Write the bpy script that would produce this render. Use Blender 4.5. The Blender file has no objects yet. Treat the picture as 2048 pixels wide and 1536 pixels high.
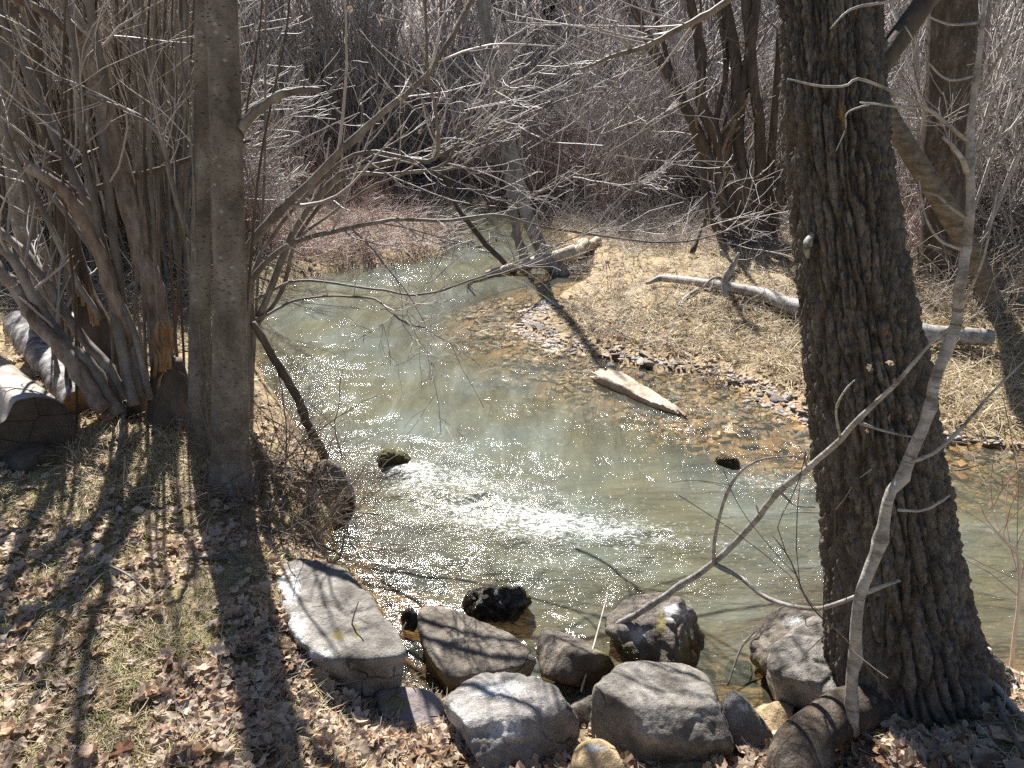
import bpy, math, random
import numpy as np
from mathutils import Vector

# ------------------------------------------------------------------ camera, sky, sun, exposure
S = bpy.context.scene
C = S.collection
FPX, PITCH, CH = 1400.0, math.radians(22.0), 2.35
SUN_AZ, SUN_EL = math.radians(-17.0), math.radians(47.0)
cam = bpy.data.cameras.new('camera'); camo = bpy.data.objects.new('camera', cam); C.objects.link(camo)
cam.sensor_width = 36.0; cam.lens = 36.0 * FPX / 2048.0
cam.clip_start = 0.05; cam.clip_end = 600
camo.location = (0, 0, CH); camo.rotation_euler = (math.radians(90) - PITCH, 0, 0)
S.camera = camo
W = bpy.data.worlds.new('World'); S.world = W; W.use_nodes = True
wn = W.node_tree.nodes; wn.clear()
sky = wn.new('ShaderNodeTexSky'); sky.sky_type = 'NISHITA'; sky.sun_disc = False
sky.sun_elevation = SUN_EL; sky.sun_rotation = SUN_AZ % (2 * math.pi); sky.altitude = 1500
bg = wn.new('ShaderNodeBackground'); bg.inputs['Strength'].default_value = 0.055
wo = wn.new('ShaderNodeOutputWorld')
W.node_tree.links.new(sky.outputs[0], bg.inputs[0]); W.node_tree.links.new(bg.outputs[0], wo.inputs[0])
sl = bpy.data.lights.new('sun', 'SUN'); slo = bpy.data.objects.new('sun', sl); C.objects.link(slo)
sl.energy = 5.0; sl.angle = math.radians(0.5); sl.color = (1.0, 0.965, 0.92)
sdir = Vector((math.sin(SUN_AZ) * math.cos(SUN_EL), math.cos(SUN_AZ) * math.cos(SUN_EL), math.sin(SUN_EL)))
slo.rotation_euler = (-sdir).to_track_quat('-Z', 'Y').to_euler()
slo.location = sdir * 40
S.view_settings.view_transform = 'Standard'; S.view_settings.look = 'None'
S.view_settings.gamma = 1.0; S.view_settings.use_curve_mapping = False
S.view_settings.exposure = 1.38
S.render.engine = 'CYCLES'
S.cycles.use_denoising = False
S.cycles.max_bounces = 6; S.cycles.diffuse_bounces = 3; S.cycles.glossy_bounces = 2
S.cycles.transparent_max_bounces = 8; S.cycles.transmission_bounces = 2
S.cycles.caustics_reflective = False; S.cycles.caustics_refractive = False
S.cycles.sample_clamp_indirect = 4.0
S.cycles.use_adaptive_sampling = False

rg = np.random.default_rng(11)
random.seed(5)
cp, sp = math.cos(PITCH), math.sin(PITCH)

# ------------------------------------------------------------------ pixel <-> world
def ray(px, py):
    u = (np.asarray(px, float) - 1024) / FPX; v = (768 - np.asarray(py, float)) / FPX
    return np.stack([u, cp + v * sp, -sp + v * cp], -1)
def at_y(px, py, Y):
    d = ray(px, py); t = np.asarray(Y) / d[..., 1]
    return d * t[..., None] + np.array([0, 0, CH]), t
def at_z(px, py, z):
    d = ray(px, py); t = (np.asarray(z) - CH) / d[..., 2]
    return d * t[..., None] + np.array([0, 0, CH]), t
def proj(P):
    P = np.asarray(P) - np.array([0, 0, CH])
    z = P[..., 1] * cp - P[..., 2] * sp; v = P[..., 1] * sp + P[..., 2] * cp
    z = np.where(z < .05, .05, z)
    return 1024 + FPX * P[..., 0] / z, 768 - FPX * v / z

# ------------------------------------------------------------------ numpy noise
def _hash(ix, iy, iz, seed):
    h = (ix.astype(np.int64) * 374761393 + iy.astype(np.int64) * 668265263 + iz.astype(np.int64) * 1274126177 + seed * 362437) & 0xffffffff
    h = ((h ^ (h >> 13)) * 1274126177) & 0xffffffff
    h = ((h ^ (h >> 16)) * 2246822519) & 0xffffffff
    return ((h ^ (h >> 15)) & 0xffffff) / float(0xffffff)
def vn(p, seed=0):
    p = np.asarray(p, float); f = np.floor(p); t = p - f; t = t * t * (3 - 2 * t); i = f.astype(np.int64)
    x, y, z = i[..., 0], i[..., 1], i[..., 2]; r = 0
    for dx in (0, 1):
        wx = t[..., 0] if dx else 1 - t[..., 0]
        for dy in (0, 1):
            wy = t[..., 1] if dy else 1 - t[..., 1]
            for dz in (0, 1):
                wz = t[..., 2] if dz else 1 - t[..., 2]
                r = r + wx * wy * wz * _hash(x + dx, y + dy, z + dz, seed)
    return r * 2 - 1
def fbm(p, octv=4, seed=0, gain=.5):
    p = np.asarray(p, float); a = 1.0; s = 0; tot = 0
    for o in range(octv):
        s = s + a * vn(p, seed + o * 17); tot += a; a *= gain; p = p * 2.03 + 3.1
    return s / tot
def worley(p, seed=0):
    p = np.asarray(p, float); f = np.floor(p).astype(np.int64)
    F1 = np.full(p.shape[:-1], 9.); F2 = F1.copy()
    for dx in (-1, 0, 1):
        for dy in (-1, 0, 1):
            for dz in (-1, 0, 1):
                c = f + np.array([dx, dy, dz])
                q = c + np.stack([_hash(c[..., 0], c[..., 1], c[..., 2], seed + k) for k in (1, 2, 3)], -1)
                d = np.sqrt(((q - p) ** 2).sum(-1))
                m = d < F1; F2 = np.where(m, F1, np.minimum(F2, d)); F1 = np.where(m, d, F1)
    return F1, F2
def norm(v):
    return v / np.maximum(np.linalg.norm(v, axis=-1, keepdims=True), 1e-9)
def sstep(a, b, x):
    t = np.clip((x - a) / (b - a), 0, 1); return t * t * (3 - 2 * t)

# ------------------------------------------------------------------ the creek's outline and the ground
NLpx = [(2048, 1370), (1965, 1338), (1830, 1265), (1700, 1262), (1650, 1330), (1590, 1400), (1500, 1425), (1200, 1440),
        (1000, 1415), (880, 1395), (800, 1355), (785, 1280), (740, 1180), (700, 1135), (640, 1112), (665, 1050), (705, 1000),
        (660, 930), (612, 890), (575, 830), (525, 760), (500, 690), (505, 610), (570, 560), (700, 535), (800, 525), (888, 505),
        (872, 482), (905, 455)]
RRpx = [(1150, 478), (1190, 510), (1182, 552), (1120, 590), (1070, 622), (1052, 652), (1100, 682), (1180, 708), (1300, 735),
        (1420, 748), (1500, 782), (1600, 830), (1700, 852), (1900, 882), (2048, 900)]
NL = at_z(*np.array(NLpx, float).T, 0.0)[0][:, :2]
RR = at_z(*np.array(RRpx, float).T, 0.0)[0][:, :2]
NL = np.vstack([[[20, -3], [9, 1.2], [4, 2.25]], NL, [[-2.2, 15.6], [-5, 17.2], [-9, 18], [-16, 18.5]]])
RR = np.vstack([[[-16, 22], [-9, 21.2], [-3, 19.6], [.6, 17.0]], RR, [[6, 4.6], [10, 4.1], [20, 1.5]]])
def dens(P, n=4):
    out = []
    for a, b in zip(P[:-1], P[1:]):
        for k in range(n): out.append(a + (b - a) * k / n)
    return np.array(out + [P[-1]])
POLY = np.vstack([NL, RR])
def pdist(x, y, P):
    best = np.full(x.shape, 1e9)
    for a, b in zip(P[:-1], P[1:]):
        d = b - a; L = (d * d).sum()
        t = np.clip(((x - a[0]) * d[0] + (y - a[1]) * d[1]) / L, 0, 1)
        best = np.minimum(best, (x - a[0] - t * d[0]) ** 2 + (y - a[1] - t * d[1]) ** 2)
    return np.sqrt(best)
def inside(x, y):
    r = np.zeros(x.shape, bool); n = len(POLY)
    for i in range(n):
        a, b = POLY[i], POLY[(i + 1) % n]
        c = ((a[1] > y) != (b[1] > y))
        with np.errstate(divide='ignore', invalid='ignore'):
            r ^= c & (x < (b[0] - a[0]) * (y - a[1]) / (b[1] - a[1] + 1e-12) + a[0])
    return r
BARS = [(1560, 900, .8, .12), (1300, 850, .6, .09), (1150, 780, .5, .06), (1080, 690, .5, .05), (1000, 620, .8, .08)]
BARW = [(*at_z(a, b, 0)[0][:2], r, k) for a, b, r, k in BARS]
def hgt(x, y, fine=True):
    x = np.asarray(x, float); y = np.asarray(y, float)
    n1 = fbm(np.stack([x * .9, y * .9, 0 * x], -1), 3, 3)
    wob = .07 * fbm(np.stack([x * 4, y * 4, 0 * x + 5], -1), 3, 9)
    dL = pdist(x, y, NL); dR = pdist(x, y, RR); ins = inside(x, y)
    bed = -np.minimum(np.minimum(.035 + (dR + wob) * .10 + .14 * np.maximum(dR - .5, 0) ** 1.5, .05 + (dL + wob) * (.75 - .5 * sstep(-1.2, -.5, x) * (y < 3.6))), .5)
    for bx, by, r, k in BARW:
        bed = bed + k * np.exp(-((x - bx) ** 2 + (y - by) ** 2) / r ** 2)
    bed = np.minimum(bed, -.045 * sstep(0, .35, dR) - .006)
    near = (y < 6.5).astype(float) * 1.0
    lo = sstep(-1.0, -.35, x) * sstep(1.32, 1.02, x) * (y < 3.2)
    nl = (.27 - .19 * lo) * (1 - np.exp(-(dL + wob).clip(0) / (.28 + .2 * lo))) + np.minimum((.17 + .02 * lo) * dL, .5) + .03
    farl = .16 * (1 - np.exp(-dL / .35)) + .035 * dL
    w = sstep(5.0, 8.0, y)
    left = nl * (1 - w) + farl * w
    right = .015 + .09 * (1 - np.exp(-(dR + wob).clip(0) / .9)) + .045 * dR + .12 * sstep(1.0, 2.2, dR)
    side = sstep(-.4, .4, dR - dL)
    land = left * side + right * (1 - side)
    land = land + .05 * n1 * np.clip(np.minimum(dL, dR), 0, 1)
    hill = np.maximum(y - 19 - .25 * x, 0); hill = .30 * hill * sstep(0, 10, hill)
    land = land + hill + .12 * np.maximum(np.abs(x) - 13, 0)
    z = np.where(ins, bed, land)
    if fine:
        z = z + np.where(ins, .012, .022) * fbm(np.stack([x * 9, y * 9, 0 * x], -1), 3, 21)
        z = np.where(ins, np.minimum(z, -.006), np.maximum(z, .004))
    return z
def gh(px, py):
    """where pixels meet the ground"""
    px = np.atleast_1d(np.asarray(px, float)); py = np.atleast_1d(np.asarray(py, float))
    d = ray(px, py); ts = np.geomspace(1.2, 130, 420)
    res = np.full(px.shape, 130.)
    done = np.zeros(px.shape, bool)
    for t0, t1 in zip(ts[:-1], ts[1:]):
        P = d * t1; z = P[:, 2] + CH
        m = ~done & (z < 14)
        if not m.any(): continue
        hh = np.zeros(px.shape); hh[m] = hgt(P[m, 0], P[m, 1], False)
        hit = m & (z < hh)
        res[hit] = (t0 + t1) / 2; done |= hit
        if done.all(): break
    P = d * res[:, None]; P[:, 2] = hgt(P[:, 0], P[:, 1], False)
    return P
def g1(px, py): return gh([px], [py])[0]

# ------------------------------------------------------------------ meshes and objects
def mesh_data(name, V, F, mat, tint=None, smooth=True, attrs=None):
    me = bpy.data.meshes.new(name)
    V = np.asarray(V, np.float32).reshape(-1, 3)
    Fs = [np.asarray(f, np.int32) for f in (F if isinstance(F, list) else [F]) if len(f)]
    me.vertices.add(len(V)); me.vertices.foreach_set('co', V.ravel())
    loops = np.concatenate([f.ravel() for f in Fs]); cnt = np.concatenate([np.full(len(f), f.shape[1], np.int32) for f in Fs])
    st = np.concatenate([[0], np.cumsum(cnt)[:-1]]).astype(np.int32)
    me.loops.add(len(loops)); me.loops.foreach_set('vertex_index', loops)
    me.polygons.add(len(cnt)); me.polygons.foreach_set('loop_start', st); me.polygons.foreach_set('loop_total', cnt)
    me.polygons.foreach_set('use_smooth', np.full(len(cnt), smooth))
    me.update(calc_edges=True)
    at = dict(attrs or {})
    if tint is not None: at['tint'] = tint
    for k, a in at.items():
        A = me.attributes.new(k, 'FLOAT', 'POINT'); A.data.foreach_set('value', np.asarray(a, np.float32).ravel())
    if mat: me.materials.append(mat)
    return me
def meta(o, label=None, cat=None, group=None, kind=None):
    if label: o['label'] = label
    if cat: o['category'] = cat
    if group: o['group'] = group
    if kind: o['kind'] = kind
    return o
def ob(name, V, F, mat, parent=None, base=None, **kw):
    """one mesh object; V in world coordinates, moved to its parent's or its own base"""
    V = np.asarray(V, float).reshape(-1, 3)
    if parent is not None:
        b = np.zeros(3); q = parent
        while q is not None: b = b + np.array(q.location); q = q.parent
    else: b = np.zeros(3) if base is None else np.asarray(base, float)
    o = bpy.data.objects.new(name, mesh_data(name, V - b, F, mat, **kw)); C.objects.link(o)
    if parent is not None: o.parent = parent
    else: o.location = b
    return o
def thing(name, base, label, cat, group=None):
    o = bpy.data.objects.new(name, None); o.empty_display_size = .1; C.objects.link(o); o.location = base
    return meta(o, label, cat, group)

def tubes(P, R, sides=4, cap=False, wob=0., seed=0):
    """P (N,K,3), R (N,K) -> V, [quads(, caps)]"""
    P = np.asarray(P, float); R = np.asarray(R, float)
    if P.ndim == 2: P = P[None]; R = R[None]
    N, K = R.shape
    T = np.empty_like(P); T[:, 1:-1] = P[:, 2:] - P[:, :-2]; T[:, 0] = P[:, 1] - P[:, 0]; T[:, -1] = P[:, -1] - P[:, -2]
    T = norm(T)
    ref = np.where(np.abs(T.mean(1))[:, 2:3] > .8, np.array([[0, 1., 0]]), np.array([[0, 0, 1.]]))
    ref = np.repeat(ref[:, None], K, 1)
    U = norm(np.cross(T, ref)); Wv = np.cross(T, U)
    a = np.arange(sides) * 2 * math.pi / sides
    rr = R[:, :, None] * np.ones(sides)
    V = P[:, :, None] + rr[..., None] * (U[:, :, None] * np.cos(a)[:, None] + Wv[:, :, None] * np.sin(a)[:, None])
    if wob:
        nz = fbm(V.reshape(-1, 3) / (R.mean() * 2.2), 3, seed).reshape(V.shape[:3])
        V = V + (V - P[:, :, None]) * (wob * nz)[..., None]
    i = (np.arange(N)[:, None, None] * K + np.arange(K - 1)[None, :, None]) * sides
    j = np.arange(sides)[None, None]; j2 = (j + 1) % sides
    Q = np.stack([i + j, i + j2, i + sides + j2, i + sides + j], -1).reshape(-1, 4)
    F = [Q]
    if cap:
        for k, rev in ((0, True), (K - 1, False)):
            c = (np.arange(N)[:, None] * K + k) * sides + np.arange(sides)[None]
            F.append(c[:, ::-1] if rev else c)
    return V.reshape(-1, 3), F
def merge(parts):
    Vs, Fd, o = [], {}, 0
    for V, F in parts:
        for f in (F if isinstance(F, list) else [F]):
            if len(f): Fd.setdefault(f.shape[1], []).append(f + o)
        Vs.append(V); o += len(V)
    return np.vstack(Vs), [np.vstack(v) for v in Fd.values()]
def resample(P, K):
    P = np.asarray(P, float); n = len(P)
    if n == 2: u = np.linspace(0, 1, K)[:, None]; return P[0] * (1 - u) + P[1] * u
    E = np.vstack([2 * P[0] - P[1], P, 2 * P[-1] - P[-2]])
    out = []
    for u in np.linspace(0, n - 1, K):
        i = min(int(u), n - 2); t = u - i; a, b, c, d = E[i:i + 4]
        out.append(.5 * (2 * b + (c - a) * t + (2 * a - 5 * b + 4 * c - d) * t * t + (3 * b - a - 3 * c + d) * t ** 3))
    return np.array(out)
def hp(spec, K=24, dY=None):
    """polyline of (px, py, width_px, Y) in the full-size photograph -> points, radii"""
    s = np.array([r[:4] for r in spec], float)
    P, t = at_y(s[:, 0], s[:, 1], s[:, 3])
    A = np.hstack([P, (s[:, 2] / 2 * t / FPX)[:, None]])
    B = resample(A, K); r = B[:, 3]
    if K < 100 and s[:, 2].max() < 40:
        r3 = np.random.default_rng(int(abs(s[0, 0] * 7 + s[0, 1] * 3 + K))); m = np.ones(K)
        nk = max(1, K // 7); m[r3.integers(1, K - 1, nk)] += r3.uniform(.08, .35, nk)
        wg = np.cumsum(r3.normal(0, .22, (K, 3)), 0); wg -= np.linspace(0, 1, K)[:, None] * wg[-1]
        r = r * m * .92; B[:, :3] += wg * B[:, 3:4] * .5
    return B[:, :3], np.maximum(r, .0012)
def extend(P, R, L, tip=.3, up=.3, n=10, seed=0, wig=.05):
    r2 = np.random.default_rng(seed); d = norm(P[-1] - P[-3]); st = L / n; pts = [P[-1]]; 
    for k in range(n):
        d = norm(d + r2.normal(0, wig, 3) + np.array([0, 0, up * .1])); pts.append(pts[-1] + d * st)
    return np.vstack([P, pts[1:]]), np.concatenate([R, R[-1] * np.linspace(1, tip, n + 1)[1:]])
def grow(P, R, n, L, spread=(25, 60), up=.15, ratio=.6, K=6, wig=.12, tmin=.2, tmax=1., tip=.3, rmin=.0012, droop=0., r2=None):
    r2 = r2 or rg; N, K0 = R.shape
    idx = r2.integers(0, N, n); u = r2.uniform(tmin, tmax, n) * (K0 - 1); i = np.minimum(u.astype(int), K0 - 2); f = (u - i)[:, None]
    p = P[idx, i] * (1 - f) + P[idx, i + 1] * f; r = R[idx, i] * (1 - f[:, 0]) + R[idx, i + 1] * f[:, 0]
    T = norm(P[idx, i + 1] - P[idx, i]); q = norm(np.cross(T, norm(r2.normal(0, 1, (n, 3)))))
    a = np.radians(r2.uniform(spread[0], spread[1], n))[:, None]
    D = T * np.cos(a) + q * np.sin(a); D[:, 2] += up; D = norm(D)
    Lc = r2.uniform(L[0], L[1], n) * (1.15 - .6 * u / K0); pts = [p]
    bend = r2.normal(0, wig, (n, 3))
    for k in range(K - 1):
        D = norm(D + r2.normal(0, wig, (n, 3)) + bend * .5 + np.array([0, 0, up * .4 - droop]))
        pts.append(pts[-1] + D * (Lc / (K - 1))[:, None])
    Rr = np.maximum((r * ratio)[:, None] * np.linspace(1, tip, K)[None], rmin)
    return np.stack(pts, 1), Rr

# ------------------------------------------------------------------ materials
class G:
    def __init__(s, name):
        s.m = bpy.data.materials.new(name); s.m.use_nodes = True; s.t = s.m.node_tree; s.t.nodes.clear()
    def n(s, ty, ins=None, **at):
        nd = s.t.nodes.new('ShaderNode' + ty)
        for k, v in at.items(): setattr(nd, k, v)
        for k, v in (ins or {}).items():
            if isinstance(v, bpy.types.NodeSocket): s.t.links.new(v, nd.inputs[k])
            elif v is not None: nd.inputs[k].default_value = v
        return nd
    def ramp(s, fac, stops, interp='LINEAR'):
        nd = s.n('ValToRGB', {'Fac': fac}); cr = nd.color_ramp; cr.interpolation = interp
        while len(cr.elements) < len(stops): cr.elements.new(.5)
        for e, (p, c) in zip(cr.elements, stops):
            e.position = p; e.color = (*c, 1) if len(c) == 3 else c
        return nd.outputs[0]
    def math(s, op, a, b=None, clamp=False):
        nd = s.n('Math', {0: a, 1: b}, operation=op); nd.use_clamp = clamp; return nd.outputs[0]
    def mix(s, f, a, b, bt='MIX'):
        nd = s.n('Mix', {}, data_type='RGBA', blend_type=bt)
        for k, v in ((0, f), (6, a), (7, b)):
            if isinstance(v, bpy.types.NodeSocket): s.t.links.new(v, nd.inputs[k])
            else: nd.inputs[k].default_value = v if k == 0 else ((*v, 1) if len(v) == 3 else v)
        return nd.outputs[2]
    def noise(s, vec, scale, detail=5, rough=.6, dist=0.):
        return s.n('TexNoise', {'Vector': vec, 'Scale': scale, 'Detail': detail, 'Roughness': rough, 'Distortion': dist}).outputs[0]
    def vor(s, vec, scale, feature='F1', out='Distance', rnd=1.):
        return s.n('TexVoronoi', {'Vector': vec, 'Scale': scale, 'Randomness': rnd}, feature=feature).outputs[out]
    def mapv(s, vec, sc=(1, 1, 1), rot=(0, 0, 0)):
        return s.n('Mapping', {'Vector': vec, 'Scale': sc, 'Rotation': rot}).outputs[0]
    def pos(s): return s.n('NewGeometry').outputs['Position']
    def obj(s): return s.n('TexCoord').outputs['Object']
    def attr(s, k): return s.n('Attribute', attribute_name=k).outputs['Fac']
    def rnd(s): return s.n('ObjectInfo').outputs['Random']
    def bump(s, h, dist, st=1., nrm=None):
        return s.n('Bump', {'Height': h, 'Distance': dist, 'Strength': st, 'Normal': nrm}).outputs[0]
    def out(s, col, rough=.85, nrm=None, spec=.3, **kw):
        ins = {'Base Color': col if isinstance(col, bpy.types.NodeSocket) else (*col, 1), 'Roughness': rough, 'Specular IOR Level': spec}
        if nrm is not None: ins['Normal'] = nrm
        ins.update(kw); b = s.n('BsdfPrincipled', ins)
        s.n('OutputMaterial', {'Surface': b.outputs[0]}); return s.m

def m_tint(name, stops, rough=.8, spec=.25, nscale=0, trans=0., rand=True, bs=0., interp='LINEAR'):
    g = G(name); f = g.attr('tint')
    if rand: f = g.math('FRACT', g.math('ADD', f, g.rnd()))
    if nscale:
        f = g.math('ADD', f, g.math('MULTIPLY', g.math('SUBTRACT', g.noise(g.obj(), nscale, 4), .5), .5), True)
    col = g.ramp(f, stops, interp)
    ins = {}
    nrm = g.bump(g.noise(g.obj(), bs, 4), .004) if bs else None
    b = g.n('BsdfPrincipled', {'Base Color': col, 'Roughness': rough, 'Specular IOR Level': spec})
    if nrm is not None: g.t.links.new(nrm, b.inputs['Normal'])
    sh = b.outputs[0]
    if trans:
        tr = g.n('BsdfTranslucent', {'Color': col}); sh = g.n('MixShader', {0: trans, 1: sh, 2: tr.outputs[0]}).outputs[0]
    g.n('OutputMaterial', {'Surface': sh}); return g.m

M = {}
M['leaf'] = m_tint('dry_leaf', [(0, (.44, .33, .23)), (.18, (.60, .46, .33)), (.34, (.19, .11, .07)), (.46, (.54, .37, .23)), (.62, (.68, .56, .43)), (.74, (.40, .24, .14)), (.86, (.60, .49, .39)), (1, (.44, .33, .23))], .65, .3, 25, .22, bs=60)
M['leaf_dark'] = m_tint('dark_leaf', [(0, (.22, .11, .06)), (.5, (.30, .15, .08)), (1, (.16, .10, .07))], .65, .3, 25, .15, bs=60)
M['straw'] = m_tint('straw', [(0, (.20, .14, .075)), (.3, (.46, .36, .20)), (.7, (.62, .51, .32)), (1, (.72, .64, .46))], .6, .35, 0, .15, False)
M['straw2'] = m_tint('straw_gold', [(0, (.13, .09, .05)), (.35, (.42, .33, .19)), (.7, (.62, .52, .34)), (1, (.74, .66, .50))], .6, .35, 0, .15, False)
M['grassmix'] = m_tint('grass_mixed', [(0, (.13, .09, .04)), (.25, (.40, .31, .16)), (.62, (.60, .50, .29)), (.86, (.70, .62, .40)), (.88, (.18, .25, .05)), (1, (.26, .34, .08))], .6, .3, 0, .2, False)
M['moss'] = m_tint('moss', [(0, (.16, .14, .03)), (.5, (.30, .27, .06)), (1, (.42, .36, .09))], .9, .1, 0, .1, False)
M['twig_grey'] = m_tint('twig_grey', [(0, (.13, .105, .095)), (.5, (.32, .28, .26)), (1, (.56, .51, .47))], .55, .4, 6)
M['twig_red'] = m_tint('twig_red', [(0, (.19, .09, .075)), (.35, (.31, .19, .16)), (.7, (.42, .32, .28)), (1, (.56, .48, .44))], .5, .4, 6)
M['twig_tan'] = m_tint('twig_tan', [(0, (.15, .11, .08)), (.5, (.31, .25, .19)), (1, (.50, .43, .34))], .6, .35, 6)
M['twig_dark'] = m_tint('twig_dark', [(0, (.06, .045, .035)), (.5, (.11, .085, .065)), (1, (.2, .16, .13))], .6, .4, 6)
M['twig_brown'] = m_tint('twig_brown', [(0, (.10, .065, .045)), (.5, (.20, .14, .10)), (1, (.36, .28, .21))], .6, .4, 6)
M['needle'] = m_tint('needle', [(0, (.03, .05, .02)), (1, (.08, .12, .04))], .6, .3, 0)
M['pebble'] = m_tint('pebble', [(0, (.26, .22, .18)), (.15, (.42, .37, .30)), (.3, (.15, .12, .12)), (.45, (.33, .25, .17)), (.6, (.24, .22, .21)), (.75, (.48, .41, .31)), (.9, (.30, .20, .17)), (1, (.26, .22, .18))], .6, .4, 14, bs=90)
M['bedstone'] = m_tint('bed_stone', [(0, (.30, .17, .06)), (.2, (.48, .29, .11)), (.4, (.18, .11, .05)), (.6, (.42, .27, .12)), (.8, (.26, .20, .12)), (1, (.34, .17, .07))], .5, .4, 10)

def bark(name, cols, sv, hv=(30, 30, 5), bd=.004, rough=.8, extra=None):
    g = G(name); o = g.obj()
    a = g.noise(g.mapv(o, sv), 1., 7, .65); b = g.noise(g.mapv(o, hv), 1., 6, .7)
    col = g.ramp(a, cols)
    col = g.mix(g.ramp(b, [(.35, (0, 0, 0)), (.7, (.55, .55, .55))]), col, g.mix(.5, col, (.06, .05, .04), 'MULTIPLY'))
    if extra: col = extra(g, o, col)
    nrm = g.bump(b, bd, 1., g.bump(a, bd * 2))
    return g.out(col, rough, nrm, .25)
def ex_lichen(g, o, col):
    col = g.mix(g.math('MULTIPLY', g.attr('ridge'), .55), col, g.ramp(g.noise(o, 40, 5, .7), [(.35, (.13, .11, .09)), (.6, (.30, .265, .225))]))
    f = g.ramp(g.math('MULTIPLY', g.noise(o, 34, 5), g.noise(o, 3.2, 3)), [(.385, (0, 0, 0)), (.42, (1, 1, 1))])
    col = g.mix(f, col, (.36, .20, .06))
    f = g.ramp(g.noise(g.mapv(o, (30, 30, 14)), 1., 5), [(.60, (0, 0, 0)), (.68, (.7, .7, .7))])
    return g.mix(f, col, (.30, .28, .26))
def ex_lent(g, o, col):
    v = g.vor(g.mapv(o, (24, 24, 75)), 1.); f = g.ramp(g.math('ADD', v, g.math('MULTIPLY', g.noise(o, 7, 3), .35)), [(.30, (1, 1, 1)), (.42, (0, 0, 0))])
    col = g.mix(f, col, (.045, .033, .025))
    v = g.vor(g.mapv(o, (18, 18, 26)), 1.); f = g.ramp(v, [(.14, (.6, .6, .6)), (.24, (0, 0, 0))])
    f2 = g.ramp(g.noise(o, 5, 3), [(.45, (0, 0, 0)), (.6, (1, 1, 1))])
    return g.mix(g.math('MULTIPLY', f, f2), col, (.45, .42, .38))
def ex_rings(g, o, col):
    w = g.math('SINE', g.math('ADD', g.math('MULTIPLY', g.attr('rad'), 85.), g.math('MULTIPLY', g.noise(o, 6, 3), 6.)))
    col = g.mix(g.ramp(w, [(.0, (0, 0, 0)), (1., (.55, .55, .55))]), col, (.045, .033, .025))
    ck = g.ramp(g.vor(g.mapv(o, (1, 1, 1)), 5., 'DISTANCE_TO_EDGE'), [(0, (1, 1, 1)), (.02, (0, 0, 0))]); return g.mix(ck, col, (.015, .012, .01))
def ex_ring(g, o, col):
    v = g.noise(g.mapv(o, (8, 8, 90)), 1., 3); return g.mix(g.ramp(v, [(.60, (0, 0, 0)), (.66, (.8, .8, .8))]), col, (.12, .09, .07))
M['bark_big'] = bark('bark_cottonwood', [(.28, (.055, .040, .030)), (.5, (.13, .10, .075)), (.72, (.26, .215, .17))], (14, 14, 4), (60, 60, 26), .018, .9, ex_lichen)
M['bark_smooth'] = bark('bark_smooth', [(.34, (.10, .08, .062)), (.5, (.18, .15, .12)), (.66, (.29, .255, .215))], (7, 7, 5), (60, 60, 70), .0022, .7, ex_lent)
M['bark_alder'] = bark('bark_alder', [(.36, (.105, .085, .068)), (.5, (.18, .155, .13)), (.66, (.30, .265, .23))], (9, 9, 3), (60, 60, 60), .0015, .6)
M['bark_lgrey'] = bark('bark_light_grey', [(.36, (.15, .13, .11)), (.5, (.25, .225, .20)), (.66, (.38, .35, .32))], (9, 9, 4), (50, 50, 60), .002, .6)
M['bark_pale'] = bark('bark_pale', [(.36, (.16, .14, .12)), (.46, (.29, .265, .235)), (.6, (.43, .40, .365))], (16, 16, 22), (70, 70, 130), .003, .55, ex_ring)
M['bark_peel'] = bark('bark_peeled', [(.36, (.09, .055, .04)), (.46, (.20, .14, .105)), (.58, (.29, .235, .195)), (.7, (.40, .35, .31))], (12, 12, 3.5), (50, 50, 18), .006)
M['bark_dark'] = bark('bark_dark', [(.3, (.055, .042, .032)), (.55, (.12, .092, .068)), (.8, (.23, .18, .14))], (10, 10, 3), (50, 50, 14), .005)
M['bark_tan'] = bark('bark_tan', [(.34, (.09, .07, .048)), (.5, (.17, .135, .095)), (.68, (.27, .22, .16))], (8, 8, 20), (50, 50, 70), .003)
M['drift'] = bark('driftwood', [(.3, (.28, .21, .15)), (.5, (.48, .39, .29)), (.75, (.64, .56, .45))], (7, 7, 7), (30, 30, 30), .004, .75)
M['log_bare'] = bark('bare_log', [(.34, (.22, .18, .145)), (.5, (.38, .33, .275)), (.68, (.50, .455, .40))], (5, 5, 5), (30, 30, 30), .0025, .6)
M['char'] = bark('charred_wood', [(.33, (.03, .026, .024)), (.48, (.14, .13, .125)), (.58, (.36, .34, .32)), (.8, (.55, .53, .50))], (9, 9, 9), (40, 40, 40), .007, .55)
M['endgrain'] = bark('cut_wood_dark', [(.3, (.05, .04, .03)), (.6, (.11, .085, .065)), (.85, (.18, .14, .11))], (9, 9, 9), (50, 50, 50), .003, .8, ex_rings)
M['splinter'] = bark('torn_orange_wood', [(.3, (.22, .11, .055)), (.55, (.36, .21, .11)), (.8, (.48, .34, .21))], (20, 20, 6), (60, 60, 20), .004)

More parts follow.
